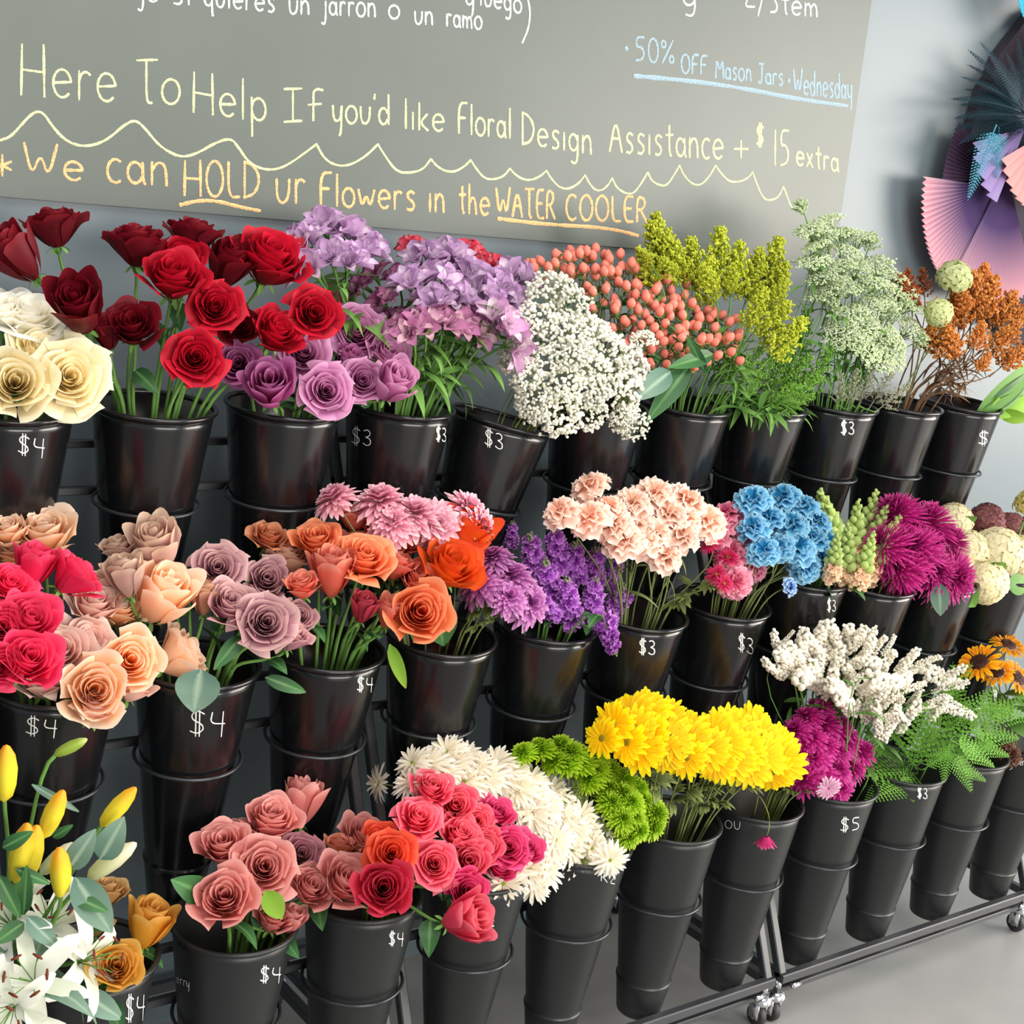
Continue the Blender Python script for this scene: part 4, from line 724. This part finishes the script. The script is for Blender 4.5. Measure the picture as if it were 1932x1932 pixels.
# --- hypericum
def berry_mb():
    mb = MB(); lathe(mb, [(.001, -1.), (.5, -.85), (.85, -.35), (.88, .15), (.7, .65), (.35, 1.), (.1, 1.15), (.001, 1.2)], 12)
    for k in range(5): strap(mb, k*2*PI/5, -.2, .8, .9, .32, .1, -1., 1, 4, .2, .2)
    mb.b[0][:] = 0.; return mb
BER = proto('berry', lambda: berry_mb().mesh('berry', petal('#e2806f', '#a8b46a', None, 'berry', .1, .35)))
P = [(975, 515), (1030, 472), (1130, 472), (1225, 500), (1290, 540), (1345, 585), (1402, 645), (1390, 665), (1340, 650), (1290, 700), (1235, 690), (1195, 640), (1150, 590), (1100, 560), (1080, 520)]
items = []
for k, (x, y) in enumerate(fill(P, 30, 5)):
    Y = dome(P, x, y, ROW['T']['y']+.02, .05, -.07, .10); p = at(x, y, Y); n = dome_n(P, x, y, .4, .6, .8); s = 11.*pxscale(Y, x, y); rr = random.Random(k)
    def ex(e, base, F, p0, s_):
        nb = rr.choice([4, 5, 6]); mb = MB()
        for j in range(nb):
            a = j*2.4; rad = (1.1+.9*math.sqrt(j))*s_*1.05; d = norm(n+.25*(math.cos(a)*F[:, 0]+math.sin(a)*F[:, 1])); q = p0+rad*(math.cos(a)*F[:, 0]+math.sin(a)*F[:, 1])+n*s_*rr.uniform(0, 1.6)
            link('berry', BER, e, M=M44(frame(d, a), s_*.9, q-base)); tube(mb, [p0-n*s_*3, q-n*s_*1.6, q-d*s_*.8], .0011, 5, .3, .5)
        obj('twigs', mb, OLIVE, e, off=base)
    e = flower('hypericum', 'flower', None, 'coral berry sprigs in the top row', 'T', 6, p-n*s*1., n, s, None, stem_m=OLIVE, stem_r=.0018, leaves=2, leafs=.035, extra=ex, lt=(.0, .35)); items.append((e, x, y, 'coral berry sprig'))
relabel(items, 'h', 'of the coral berries')
e0 = items[-1][0]
for b, t, w in (((1265, 700), (1205, 750), 44), ((1300, 690), (1225, 790), 40), ((1345, 668), (1272, 690), 30), ((1330, 700), (1300, 640), 20)): px_leaf(e0, b, t, w, 2.12, 2.10, SAGE if w > 40 else DKGREEN, .2)
# --- feathery plumes
def plume_mesh(s, c, lng=3.0, nb=36, wid=.85, bit=.052, stemc=('#5c8a34', '#7ea548', None)):
    def f():
        R = np.random.default_rng(s); mb = MB(); tube(mb, [(0, 0, -.6), (0, 0, 1), (0, 0, lng)], [.035, .028, .012], 5, .3, .3, 1, False)
        for k in range(nb):
            t = (k+.5)/nb; a = k*2.4; L = wid*(1-t)**.7*R.uniform(.75, 1.1)+.08; z = lng*(.12+.86*t); d = norm([math.cos(a), math.sin(a), .8]); q = np.array([0, 0, z]); tube(mb, [q, q+d*L*.6, q+d*L+[0, 0, -.02]], .012, 3, .3, .3, 1, False)
            for j in range(int(12+24*L)):
                u = R.uniform(.25, 1.05); puff(mb, q+d*L*u+R.normal(size=3)*.05*(1.2-u*.4)+[0, 0, .04*u], bit*R.uniform(.6, 1.2), R.uniform(0, 1), R.uniform(0, 1), 0, 1.3)
        return mb.mesh('plume', [petal(*c), petal(*stemc)])
    return proto(('pl', s, c), f)
YG = ('#acb62c', '#ccd642', '#e2e65c'); gp = [plume_mesh(s, YG, 3., 38, 1.0) for s in range(3)]
spikes('T', 7, [(1270, 560, 1222, 400), (1255, 540, 1235, 385), (1290, 560, 1262, 430), (1320, 570, 1300, 432), (1345, 580, 1362, 410), (1375, 590, 1400, 440), (1400, 590, 1440, 452), (1420, 600, 1478, 430), (1430, 620, 1490, 480), (1240, 560, 1200, 455), (1330, 600, 1340, 470), (1280, 530, 1245, 480, -.03), (1380, 560, 1385, 490, -.04), (1440, 600, 1492, 520, -.04), (1420, 660, 1500, 560, -.05), (1440, 690, 1530, 590, -.06), (1400, 640, 1450, 530, -.05), (1350, 560, 1320, 490, -.04), (1230, 500, 1210, 470, -.02)], gp, 'goldenrod', 'flower', 'yellow green feathery plume', 'of the yellow green plumes', 'yellow green plumes in the top row', dy=.03, lng=3.4, bname='plume', leafme=aleaf, leaves=6, leafs=.05)
GG = ('#5f9a34', '#86b548', '#a5c85a'); gg = [plume_mesh(s, GG, 3., 30, .7, .036) for s in (4, 5)]
spikes('T', 8, [(1345, 745, 1410, 620), (1370, 745, 1450, 640), (1390, 750, 1480, 650), (1420, 755, 1510, 620), (1440, 760, 1540, 660), (1460, 770, 1560, 700), (1440, 770, 1520, 720, -.03), (1400, 760, 1440, 700, -.03), (1470, 780, 1545, 740, -.05), (1500, 775, 1580, 640), (1485, 760, 1530, 560, .03)], gg, 'filler_greens', 'plant', 'fresh green feathery stem', 'of the green stems', 'fresh green stems in the top row', lng=3.4, bname='plume', leafme=aleaf, leaves=8, leafs=.06, dy=-.03)
def umbel_mesh(s, c):
    def f():
        R = np.random.default_rng(s); mb = MB()
        for k in range(30):
            a = k*2.4; rr = math.sqrt((k+.5)/30); h = np.array([rr*math.cos(a), rr*math.sin(a), .35-.25*rr*rr]); tube(mb, [(0, 0, -.8), h*.5+[0, 0, -.25], h], .014, 3, .3, .3, 1, False)
            for j in range(11): q = h+R.normal(size=3)*[.1, .1, .04]; puff(mb, q, R.uniform(.045, .075), R.uniform(0, 1), R.uniform(0, 1), 0, .7)
        return mb.mesh('umbel', [petal(*c), petal('#6f9a4a', '#8fb060')])
    return proto(('um', s, c), f)
PG = ('#c6daa4', '#e8f0d0', '#f6f9e8'); um = [umbel_mesh(s, PG) for s in range(3)]+[plume_mesh(7, ('#a9c28e', '#cfdcb4', '#e2eacc'), 1.2, 16, .8, .045)]
P = [(1500, 470), (1480, 400), (1520, 385), (1620, 420), (1660, 470), (1710, 500), (1745, 590), (1740, 660), (1690, 700), (1620, 680), (1560, 640), (1530, 560)]
bunch('T', 9, P, 27, 32, um, 'queen_annes_lace', 'flower', 'pale green lacy umbel', 'of the pale green lace', 'pale green lacy flowers in the top row', dy=.02, bulge=.06, near=-.05, far=.08, seed=8, stem_m=GREEN, leafme=aleaf, leaves=3, leafs=.05, wc=.5, wo=.7, wu=.6, bname='umbel', stem_r=.0014, bucket_of=lambda x, y: 8 if x < 1560 else 9)
spikes('T', 9, [(1600, 770, 1620, 690), (1620, 770, 1650, 680), (1580, 770, 1590, 700), (1640, 770, 1690, 690), (1655, 775, 1720, 720), (1610, 760, 1640, 640)], [plume_mesh(9, ('#a5a68e', '#bdbda6', '#cfceb8'), 3., 26, .8, .03, ('#8a8a70', '#a3a284', None))], 'limonium', 'flower', 'greyish dried sprig', 'of the grey sprigs', 'greyish sprigs in the top row', lng=3.2, bname='plume', dy=-.04, leaves=0)
OG = ('#d07c30', '#eba254', '#f6be74'); op = [plume_mesh(s, OG, 2.4, 34, 1.0, .055, ('#5a4632', '#7a6040', None)) for s in (11, 12, 13)]
spikes('T', 10, [(1790, 640, 1760, 560), (1810, 640, 1800, 540), (1830, 630, 1840, 500), (1850, 620, 1880, 510), (1870, 640, 1920, 540), (1830, 670, 1860, 600, -.04), (1800, 690, 1790, 610, -.04), (1860, 680, 1910, 610, -.04), (1880, 700, 1940, 650), (1775, 680, 1750, 610), (1840, 710, 1870, 660, -.05), (1900, 620, 1945, 570), (1850, 560, 1860, 490, .03), (1880, 660, 1930, 600, -.05), (1820, 600, 1815, 540, -.04)], op, 'dyed_plume', 'flower', 'rusty orange feathery plume', 'of the orange plumes', 'rusty orange plumes in the top row', lng=2.7, bname='plume', stem_m=BROWNS, leafme=proto('bleaf', lambda: leaf_mb(1., .06, .7).mesh('leaf', BROWNS)), leaves=6, leafs=.05, dy=.0)
spikes('T', 10, [(1730, 600, 1690, 510), (1720, 580, 1712, 500), (1745, 570, 1740, 500)], [plume_mesh(14, ('#8e3c1c', '#b4602c', '#c87c3c'), 2.4, 20, .8, .045, ('#5a4632', '#7a6040', None))], 'dyed_plume', 'flower', 'dark rust feathery plume', 'of the dark rust plumes', 'dark rust plumes in the top row', lng=2.7, bname='plume', stem_m=BROWNS, dy=.05, leaves=0)
# --- hydrangea
def hyd_mesh(s, c, n=160):
    def f():
        R = np.random.default_rng(s); mb = MB()
        for k in range(n):
            z = 1-1.45*(k+.5)/n; a = k*2.4; rr = math.sqrt(max(1-z*z, 0)); d = np.array([rr*math.cos(a), rr*math.sin(a), z]); F = frame(d, R.uniform(0, 6)); q = MB()
            for j in range(4): strap(q, j*PI/2, .25, -.6, .21, .12, .0, 0, R.uniform(0, 1), 4, .2, .6)
            mb.merge(q, F, d*R.uniform(.86, .97))
        lathe(mb, [(.001, -.5), (.6, -.42), (.82, 0), (.72, .45), (.4, .74), (.001, .84)], 16); return mb.mesh('bloom', petal(*c))
    return proto(('hyd', s, c), f)
HC = ('#eee4b4', '#f8f0d0', '#fdf9e6'); hy = [hyd_mesh(s, HC) for s in range(2)]
hleaf = proto('hleaf', lambda: leaf_mb(1., .34, .5).mesh('leaf', GREEN))
pxlist('M', 10, [(1826, 1045), (1800, 985), (1812, 1095)], 42, hy, 'hydrangea', 'cream hydrangea head', 'of the left cream hydrangeas', 'left cream hydrangeas in the middle row', dy=.04, hgt=0, leaves=2, leafme=hleaf, leafs=.07, bulge=.0)
pxlist('M', 11, [(1880, 1045), (1862, 1100), (1925, 1060)], 48, hy, 'hydrangea', 'large cream hydrangea head', 'of the right cream hydrangeas', 'right cream hydrangeas in the middle row', dy=-.03, hgt=0, leaves=2, leafme=hleaf, leafs=.08, bulge=.0)
pxlist('M', 11, [(1862, 985), (1905, 995), (1935, 1010)], 34, [hyd_mesh(4, ('#6f3a42', '#8e5a58', '#a87a70'), 90)], 'hydrangea', 'brownish burgundy hydrangea head', 'of the burgundy hydrangeas', 'burgundy hydrangeas at the right edge', dy=.09, hgt=0, leaves=0, bulge=.0)
pxlist('T', 10, [(1800, 525), (1772, 590)], 32, [hyd_mesh(6, ('#b8c47a', '#dfe2b0', '#efeed0'), 70)], 'hydrangea', 'pale lime hydrangea head', 'among the orange plumes', 'pale lime hydrangeas in the top row', dy=-.03, hgt=0, leaves=1, leafme=hleaf, leafs=.05, bulge=.0)
Y = 2.05; e = flower('hydrangea', 'flower', 'pale yellow hydrangea cut by the right edge of the photo', None, 'M', 11, at(1945, 955, Y), norm([0, -.4, 1]), 34*pxscale(Y, 1945, 955), hyd_mesh(7, ('#cfc26a', '#ddd28a', '#e8e0a8'), 60), leaves=0)
# hydrangea leaves near buckets
px_leaf(e, (1772, 1100), (1775, 1165), 34, 1.98, 1.97, SAGE, .2); px_leaf(e, (1815, 1110), (1842, 1148), 40, 1.99, 1.97, GREEN, .2); px_leaf(e, (1900, 1105), (1945, 1100), 40, 1.98, 1.97, GREEN, .2)
# big tulip-like leaves at the right end
e = empty('green_leaves', ring_center('T', 11, .3)); tag(e, 'broad green leaves leaning out of the last top row bucket', 'plant')
for b, t, w, lm in (((1838, 785), (1990, 665), 44, GREEN), ((1870, 782), (1990, 745), 36, LIME), ((1850, 780), (1970, 700), 34, DKGREEN), ((1885, 775), (1950, 800), 30, LIME), ((1845, 782), (1960, 735), 26, GREEN)): px_leaf(e, b, t, w, 2.19, 2.14, lm, .3, roll=.5)
mb = MB()
for x in (1845, 1862, 1880): tube(mb, [ring_center('T', 11, .3), at(x, 790, 2.2), at(x+40, 750, 2.17)], .004, 6, .3, .5)
obj('stem', mb, LIME, e, off=e.location)
# --- white statice
def statice_mesh(s):
    def f():
        R = np.random.default_rng(s); mb = MB(); bend = R.uniform(.2, .9); L = 3.0
        ax = lambda t: np.array([bend*t*t*1.2, 0, L*t]); tube(mb, [ax(t) for t in np.linspace(-.1, 1, 8)], .05, 5, .3, .3, 1)
        for k in range(64):
            t = (k+.5)/64; a = k*2.4; q = ax(t)+np.array([math.cos(a)*.27, math.sin(a)*.27, R.uniform(-.05, .05)])*(1.05-.35*t)
            for j in range(2): puff(mb, q+R.normal(size=3)*.05, R.uniform(.11, .17), R.uniform(0, 1), R.uniform(0, 1), 0)
        return mb.mesh('flower_spike', [petal('#f6eeda', '#f6f2e6', None, 'statice', .15), petal('#7d8a5c', '#94a070')])
    return proto(('st', s), f)
stt = [statice_mesh(s) for s in range(4)]; R_ = random.Random(3); lst = []
P = [(1480, 1225), (1530, 1195), (1600, 1185), (1660, 1205), (1710, 1235), (1770, 1240), (1815, 1285), (1810, 1335), (1745, 1345), (1680, 1375), (1610, 1330), (1540, 1290), (1480, 1260)]
for (x, y) in fill(P, 21, 11): 
    dx = (x-1620)/190; L = R_.uniform(36, 56); an = (-.1+dx*1.1)+R_.uniform(-.5, .5)
    lst.append((x-L*.5*math.sin(an+.5)*1., y+L*.5*math.cos(an+.5), x+L*.5*math.sin(an+.5), y-L*.5*math.cos(an+.5), R_.uniform(-.02, .02), R_.uniform(2, 7)))
lst += [(1480, 1275, 1436, 1262), (1478, 1240, 1450, 1200), (1475, 1215, 1500, 1190), (1700, 1345, 1658, 1382), (1770, 1330, 1822, 1352), (1650, 1330, 1668, 1392), (1750, 1270, 1810, 1300), (1640, 1280, 1720, 1310, -.05), (1600, 1320, 1560, 1300, -.04)]
spikes('B', 8, lst, stt, 'statice', 'flower', 'white statice spike', 'of the white statice', 'white statice spikes in the bottom row', lng=3.1, dy=.0, stem_m=GREEN, leaves=1, leafme=aleaf, leafs=.05, stem_r=.0014)
# --- fern
def frond_mesh(s, m, L=4., n=12, w=1.35, hw=.16):
    def f():
        R = np.random.default_rng(s); mb = MB(); ax = lambda t: np.array([L*t, 0, -.5*t*t]); tube(mb, [ax(t) for t in np.linspace(0, 1, 9)], np.linspace(.035, .01, 9), 5, .3, .2, 0, False)
        for k in range(n):
            t = .12+.86*k/n; wl = w*(1-t)**.75*(1 if k > 0 else .8)
            for sg in (-1, 1):
                a = sg*(1.15-.35*t); d = np.array([math.cos(a), math.sin(a), .08-.25*t]); lat = np.array([-math.sin(a), math.cos(a), 0]); m_ = max(3, int(6*wl/w))
                for j in range(m_):
                    u = (j+.5)/m_; c = ax(t)+d*wl*u; l = hw*(1-u)**.5*(.35+.65*wl/w)+.015
                    for s2 in (-1, 1):
                        e_ = c+lat*s2*l+d*l*.7; nrm_ = np.array([0, 0, .02]); b0 = c-d*wl*.5/m_; b1 = c+d*wl*.5/m_; mb.add([b0, b0*.35+e_*.65-d*l*.25+nrm_, e_, b1*.35+e_*.65+d*l*.2+nrm_, b1], [(0, 1, 2, 3, 4)], [0, .6, 1, .6, 0], R.uniform(.2, 1))
                tube(mb, [ax(t), ax(t)+d*wl], [.016, .006], 3, .2, .2, 0, False)
        return mb.mesh('frond', m)
    return proto(('fr', s, m.name), f)
FG = petal('#5a8f30', '#80b54a', '#a4d068', 'fern', .25); fr = [frond_mesh(s, FG) for s in range(3)]
def fronds(r, i, lst, meshes, name, cat, txt, of, grp, dy=0, stem_m=GREEN, L=4.):
    items = []
    for k, q in enumerate(lst):
        Y0 = ROW[r]['y']+dy+(q[4] if len(q) > 4 else 0); Y1 = Y0+(q[5] if len(q) > 5 else -.04); b = at(q[0], q[1], Y0); t = at(q[2], q[3], Y1); x = norm(t-b); c = norm(camdir(q[0], q[1])*.8+UP*.7); z = norm(c-np.dot(c, x)*x); y = np.cross(z, x); s = np.linalg.norm(t-b)/L
        P = stem_path(r, i, b, x, .4) if r in ROW and i is not None else None
        base = P[-1] if P is not None else b; e = empty(name, base); tag(e, None, cat, grp); link('frond', meshes[k % len(meshes)], e, M=M44(np.stack([x, y, z], 1), s, b-base))
        if P is not None: mb = MB(); tube(mb, P[::-1], .0016, 5, .3, .5); obj('stem', mb, stem_m, e, off=base)
        items.append((e, q[2], q[3], txt))
    relabel(items, name, of); return items
fronds('B', 9, [(1700, 1470, 1590, 1400, .05), (1720, 1450, 1745, 1330), (1735, 1440, 1790, 1290, .03), (1760, 1440, 1850, 1330), (1730, 1460, 1640, 1445, .03), (1700, 1460, 1728, 1515, -.02), (1745, 1450, 1800, 1400, -.03), (1720, 1440, 1690, 1370, .02), (1780, 1430, 1880, 1390, -.01), (1700, 1480, 1640, 1500, -.02), (1750, 1400, 1770, 1350, -.03), (1690, 1430, 1650, 1400, .04)], fr, 'leather_fern', 'fern', 'green fern frond', 'of the left fern bunch', 'fern fronds in the bottom row, left bucket', dy=-.03)
fronds('B', 10, [(1800, 1420, 1842, 1498, -.05), (1800, 1400, 1890, 1440, -.04), (1820, 1380, 1935, 1380), (1800, 1370, 1880, 1290, .02), (1790, 1350, 1800, 1260, .04), (1840, 1370, 1930, 1310), (1790, 1410, 1780, 1475, -.04), (1830, 1400, 1915, 1420, -.02), (1780, 1340, 1830, 1250, .05), (1840, 1340, 1960, 1340, .02), (1780, 1380, 1830, 1320, .0), (1800, 1440, 1870, 1470, -.05)], fr, 'leather_fern', 'fern', 'green fern frond', 'of the right fern bunch', 'fern fronds in the bottom row, right bucket', dy=-.03)
# --- sunflowers
sf = lambda s: mum_mesh(3, 24, s, (.5, .62), .085, (.55, .05), -.3, .42, .0, .1, .05, .1)
BRC = petal('#3a1d14', '#5a3020', None, 'centre', 0.)
pxlist('B', 11, [(1845, 1245), (1905, 1212), (1925, 1275), (1880, 1265)], 36, mums('sf', sf, ('#e08c10', '#f4b01c', '#fcc832')), 'sunflower', 'small golden sunflower', 'of the sunflowers', 'sunflowers at the right edge', dy=.02, bulge=0, extra=disc_extra(BRC, .45, .14), leaves=2, leafme=hleaf, leafs=.06, wc=.4, wo=.8, wu=.5)
e = flower('dried_flower', 'flower', 'dried brown flower head at the right edge beside the fern', None, 'B', 11, at(1905, 1425, 1.87), norm([-.3, -.6, .6]), 26*pxscale(1.87, 1905, 1425), carn := proto('dry', lambda: carnation_mesh(3, 22, .2).mesh('bloom', petal('#4a2c24', '#6b4538', '#8a6450', 'dry'))), stem_m=BROWNS, leaves=0)
# --- lilies
def lily_mb(s, rec=1.):
    mb = MB()
    for k in range(6): strap(mb, k*PI/3, .85, -1.5*rec, 1.25, .22 if k % 2 else .17, .06, 0, (k % 2)*.6, 9, .5, .0, 0, .015)
    return mb
LW = petal('#e9edd8', '#f5f2ea', '#fbf8f4', 'lily', .2); ANT = petal('#5a2418', '#7a3320', None, 'anther', 0); lil = [proto(('lily', s), lambda s=s: lily_mb(s, .8+.25*s).mesh('bloom', LW)) for s in range(2)]
stam = MB(); anth = MB()
for k in range(6):
    a = k*PI/3+.3; t = np.array([.42*math.cos(a), .42*math.sin(a), .95]); tube(stam, [(0, 0, 0), (t*[.5, .5, .6]), t], .012, 5, .8, .6); d = np.array([-math.sin(a), math.cos(a), .2])*.11; tube(anth, [t-d, t, t+d], [.02, .035, .02], 6, .5, .5)
tube(stam, [(0, 0, 0), (.05, 0, .6), (.1, .0, 1.1)], .02, 6, .8, .6); STM = stam.mesh('stamens', GREEN); ANM = anth.mesh('anthers', ANT)
lleaf = proto('lleaf', lambda: leaf_mb(1., .15, .5, 0, .15).mesh('leaf', SAGE)); items = []
def lily(x, y, rp, n, Y, k, txt):
    p = at(x, y, Y); s = rp*pxscale(Y, x, y); n = norm(n)
    def ex(e, base, F, p0, s_): link('stamens', STM, e, M=M44(F, s_, p0-base)); link('anthers', ANM, e, M=M44(F, s_, p0-base))
    e = flower('lily', 'lily', txt, 'white lilies in the bottom left', 'B', 0, p-n*s*.3, n, s, lil[k % 2], GREEN, .004, leaves=2, leafme=lleaf, leafs=.11, extra=ex, lt=(.1, .5)); return e
C0 = camdir(100, 1800)
l1 = lily(95, 1735, 84, C0*.6+UP*.9+RT*.2, 1.86, 0, 'white lily with brown anthers, uppermost open bloom at lower left')
l2 = lily(165, 1812, 84, C0*.5+RT*.8+UP*.2, 1.80, 1, 'white lily pointing right beside the golden yellow rose')
l3 = lily(60, 1850, 92, C0+UP*.2-RT*.2, 1.76, 0, 'white lily at the bottom left corner, facing the camera')
l4 = lily(20, 1905, 80, C0+DN*.4-RT*.3, 1.74, 1, 'lowest white lily at the bottom left corner')
l5 = lily(10, 1740, 80, C0*.6-RT*.6+UP*.4, 1.84, 1, 'white lily cut by the left edge of the photo')
def bud_mb():
    mb = MB(); n = 18; prof = [(.02, 0), (.11, .1), (.15, .3), (.16, .55), (.12, .8), (.05, .96), (.005, 1.)]; th = np.arange(n)*2*PI/n; V = []; A = []
    for rr, z in prof: q = rr*(1+.13*np.cos(3*th)); V.append(np.stack([q*np.cos(th), q*np.sin(th), 0*th+z], 1)); A.append(np.full(n, z))
    mb.add(np.concatenate(V), grid_faces(n, len(prof), True), np.concatenate(A), 0.); return mb
YB = petal('#e4d338', '#e6b02e', '#f0a02a', 'bud', .2, pos=.55); GB = petal('#9cb84a', '#b6c968', '#c9d484', 'bud', .15); WB = petal('#cdd09a', '#e2deb8', '#efe9cf', 'bud', .15, pos=.3)
BUDM = {'y': bud_mb().mesh('bud', YB), 'g': bud_mb().mesh('bud', GB), 'w': bud_mb().mesh('bud', WB)}
Q = at(75, 1790, 1.86)
for b, t, kd, txt, Y in (((8, 1512), (12, 1405), 'y', 'tall yellow lily bud at the left edge', 1.86), ((102, 1425), (165, 1394), 'g', 'green lily bud on a long stalk, highest of the lily buds', 1.86), ((80, 1582), (120, 1490), 'y', 'orange-tipped yellow lily bud above the white lilies', 1.83), ((190, 1560), (257, 1485), 'y', 'orange-tipped lily bud leaning right, rightmost of the yellow buds', 1.83),
                      ((28, 1665), (52, 1552), 'y', 'yellow lily bud left of its twin near the left edge', 1.82), ((50, 1660), (70, 1556), 'y', 'yellow lily bud right of its twin near the left edge', 1.83), ((115, 1692), (112, 1598), 'y', 'short yellow lily bud pointing straight up over open lilies', 1.80), ((165, 1658), (258, 1590), 'w', 'cream white lily bud leaning right below the dark leaves', 1.82), ((75, 1650), (140, 1590), 'w', 'pale apricot lily bud behind the short yellow bud', 1.87)):
    p = at(*b, Y); q = at(*t, Y-.02); n = norm(q-p); s = np.linalg.norm(q-p)
    c0 = ring_center('B', 0, .3); e = empty('lily_bud', c0); tag(e, txt, 'bud', 'lily buds at lower left'); link('bud', BUDM[kd], e, M=M44(frame(n), s, p-c0)); mb = MB(); tube(mb, bez(c0, Q, p-n*.05, p+n*.004, 12), .0030, 6, .3, .6); obj('stem', mb, GREEN, e, off=c0)
    if kd == 'g': px_leaf(e, (60, 1480), (155, 1535), 14, 1.86, 1.84, SAGE, .3)
for b, t, w, lf in (((190, 1622), (232, 1545), 52, l1), ((130, 1640), (178, 1568), 44, l1), ((140, 1655), (215, 1765), 62, l1), ((135, 1690), (205, 1720), 26, l2), ((50, 1730), (112, 1790), 34, l3), ((45, 1740), (-10, 1780), 30, l3), ((5, 1600), (60, 1570), 26, l1), ((100, 1580), (135, 1558), 16, l1), ((45, 1725), (50, 1640), 26, l1), ((-5, 1650), (40, 1735), 30, l5), ((150, 1870), (235, 1925), 44, l4), ((215, 1885), (225, 1955), 30, l4), ((30, 1640), (95, 1668), 20, l1)):
    px_leaf(lf, b, t, w, 1.79, 1.77, SAGE if w > 30 else DKGREEN, .15)
# --- paper fans and dyed ferns hanging on the wall
def fan(x, y, rpx, a0, a1, npl, Y, c, lab, tilt=(0, 0), amp=.05):
    o = at(x, y, Y); R0 = rpx*pxscale(Y, x, y); mb = MB(); n = npl*2; V = []; A = []; X_ = np.array([1., 0, 0]); Z_ = UP
    for k in range(n+1):
        a = math.radians(a0+(a1-a0)*k/n); d = math.cos(a)*X_+math.sin(a)*Z_; off = (amp if k % 2 else -amp)*R0
        for j, t in enumerate((.06, .5, 1.)): V.append(d*R0*(t+(.03 if k % 2 and t == 1 else 0))+np.array([0, -off*t-tilt[0]*R0*t, 0])); A.append(t)
    f = []
    for k in range(n):
        for j in range(2): i0 = k*3+j; f.append((i0, i0+1, i0+4, i0+3))
    mb.add(V, f, A, np.array(A)); e = empty('paper_fan', o); tag(e, lab, 'decoration'); q = obj('pleated_paper', mb, c, e, smooth=False); m = q.modifiers.new('thick', 'SOLIDIFY'); m.thickness = .0015; return e
PK = petal('#e8a0a8', '#f2bcb8', None, 'paper', .2); LP = petal('#7a6898', '#b9a4d6', None, 'paper', .2); PP = petal('#5d4a78', '#7a6498', '#f0c2cc', 'paper', .2, pos=.45); TQ = petal('#2a8aa8', '#46b8d6', None, 'paper', .2)
back = MB(); th = np.linspace(0, 2*PI, 60); 
c0 = at(2012, 330, 2.45); Rb = 335*pxscale(2.45, 2000, 330)
V = [c0+np.array([Rb*.92*math.cos(t)*(1+.012*math.sin(t*23)), dyy, Rb*.98*math.sin(t)*(1+.012*math.sin(t*23))]) for dyy in (0, .03) for t in th[:-1]]
back.add(V, [tuple(range(59)), tuple(range(59, 118))[::-1]]+[(k, (k+1) % 59, 59+(k+1) % 59, 59+k) for k in range(59)])
o = obj('backing_panel', back, mat('dark_plum_felt', '#2a2430', .9), None, False, off=c0); o.location = c0; tag(o, 'dark scalloped panel on the wall behind the paper fans', 'decoration')
fan(1876, 352, 212, 180, 252, 24, 2.43, PP, 'pink and purple finely pleated fan at lower left of wall display', (.04, 0), .032)
fan(1890, 340, 178, 150, 186, 14, 2.44, petal('#382a3a', '#54405a', None, 'paper', .1), 'pleated fan with shade painted in as dark plum, half hidden under the dyed ferns', (.03, 0), .02)  # shade over this fan is put into its dark paper colour
fan(1900, 320, 245, 240, 300, 22, 2.42, PP, 'lilac pink finely pleated fan pointing down to the orange plumes', (.06, 0), .028)
fan(1935, 240, 160, 196, 246, 5, 2.385, LP, 'lavender wide-pleated fan beside the dyed fern', (.08, 0), .06)
fan(1975, 250, 145, 205, 385, 20, 2.37, PK, 'pale pink wide-pleated fan at the right edge', (.08, 0), .05)
fan(1995, 105, 84, 120, 390, 18, 2.39, PK, 'small pink pleated fan at the upper right edge', (.08, 0), .06)
fan(1965, -25, 75, 130, 420, 40, 2.39, TQ, 'turquoise pleated fan in the top right corner', (.06, 0), .03)
DB = petal('#142a34', '#24424e', '#3c6470', 'dyed_fern', .1); LB = petal('#3a8aa6', '#6fb6cc', '#9ad0e0', 'dyed_fern', .2)
df = [frond_mesh(s, DB, 4., 26, .7, .05) for s in (21, 22)]; lf = [frond_mesh(25, LB, 4., 22, .9, .075)]
fronds('T', None, [(1930, 200, 1868, 75, 0, 0), (1930, 190, 1905, 95, .02, 0), (1925, 200, 1830, 130, .01, 0), (1925, 210, 1812, 165, 0, -.02), (1930, 220, 1815, 200, -.02, -.03), (1930, 225, 1822, 245, .0, -.05), (1925, 215, 1840, 290, .02, -.02), (1930, 200, 1845, 110, .04, 0), (1935, 230, 1880, 275, .0, -.03), (1930, 215, 1825, 180, .03, 0), (1935, 215, 1850, 85, .02, 0), (1940, 205, 1925, 70, .01, 0), (1935, 225, 1812, 222, .02, -.02), (1930, 230, 1832, 268, .03, -.03), (1940, 235, 1860, 320, .02, -.02), (1940, 215, 1838, 150, .04, -.01), (1950, 240, 1900, 330, .03, -.01)], df, 'dyed_fern', 'fern', 'dark teal dyed fern', 'of the dark dyed ferns', 'dark dyed ferns in the wall display', dy=.15)
fronds('T', None, [(1880, 235, 1825, 372, -.02, 0), (1885, 240, 1880, 345, .0, 0)], lf, 'dyed_fern', 'fern', 'light blue dyed fern hanging down', 'in the wall display', 'light blue dyed ferns in the wall display', dy=.12)
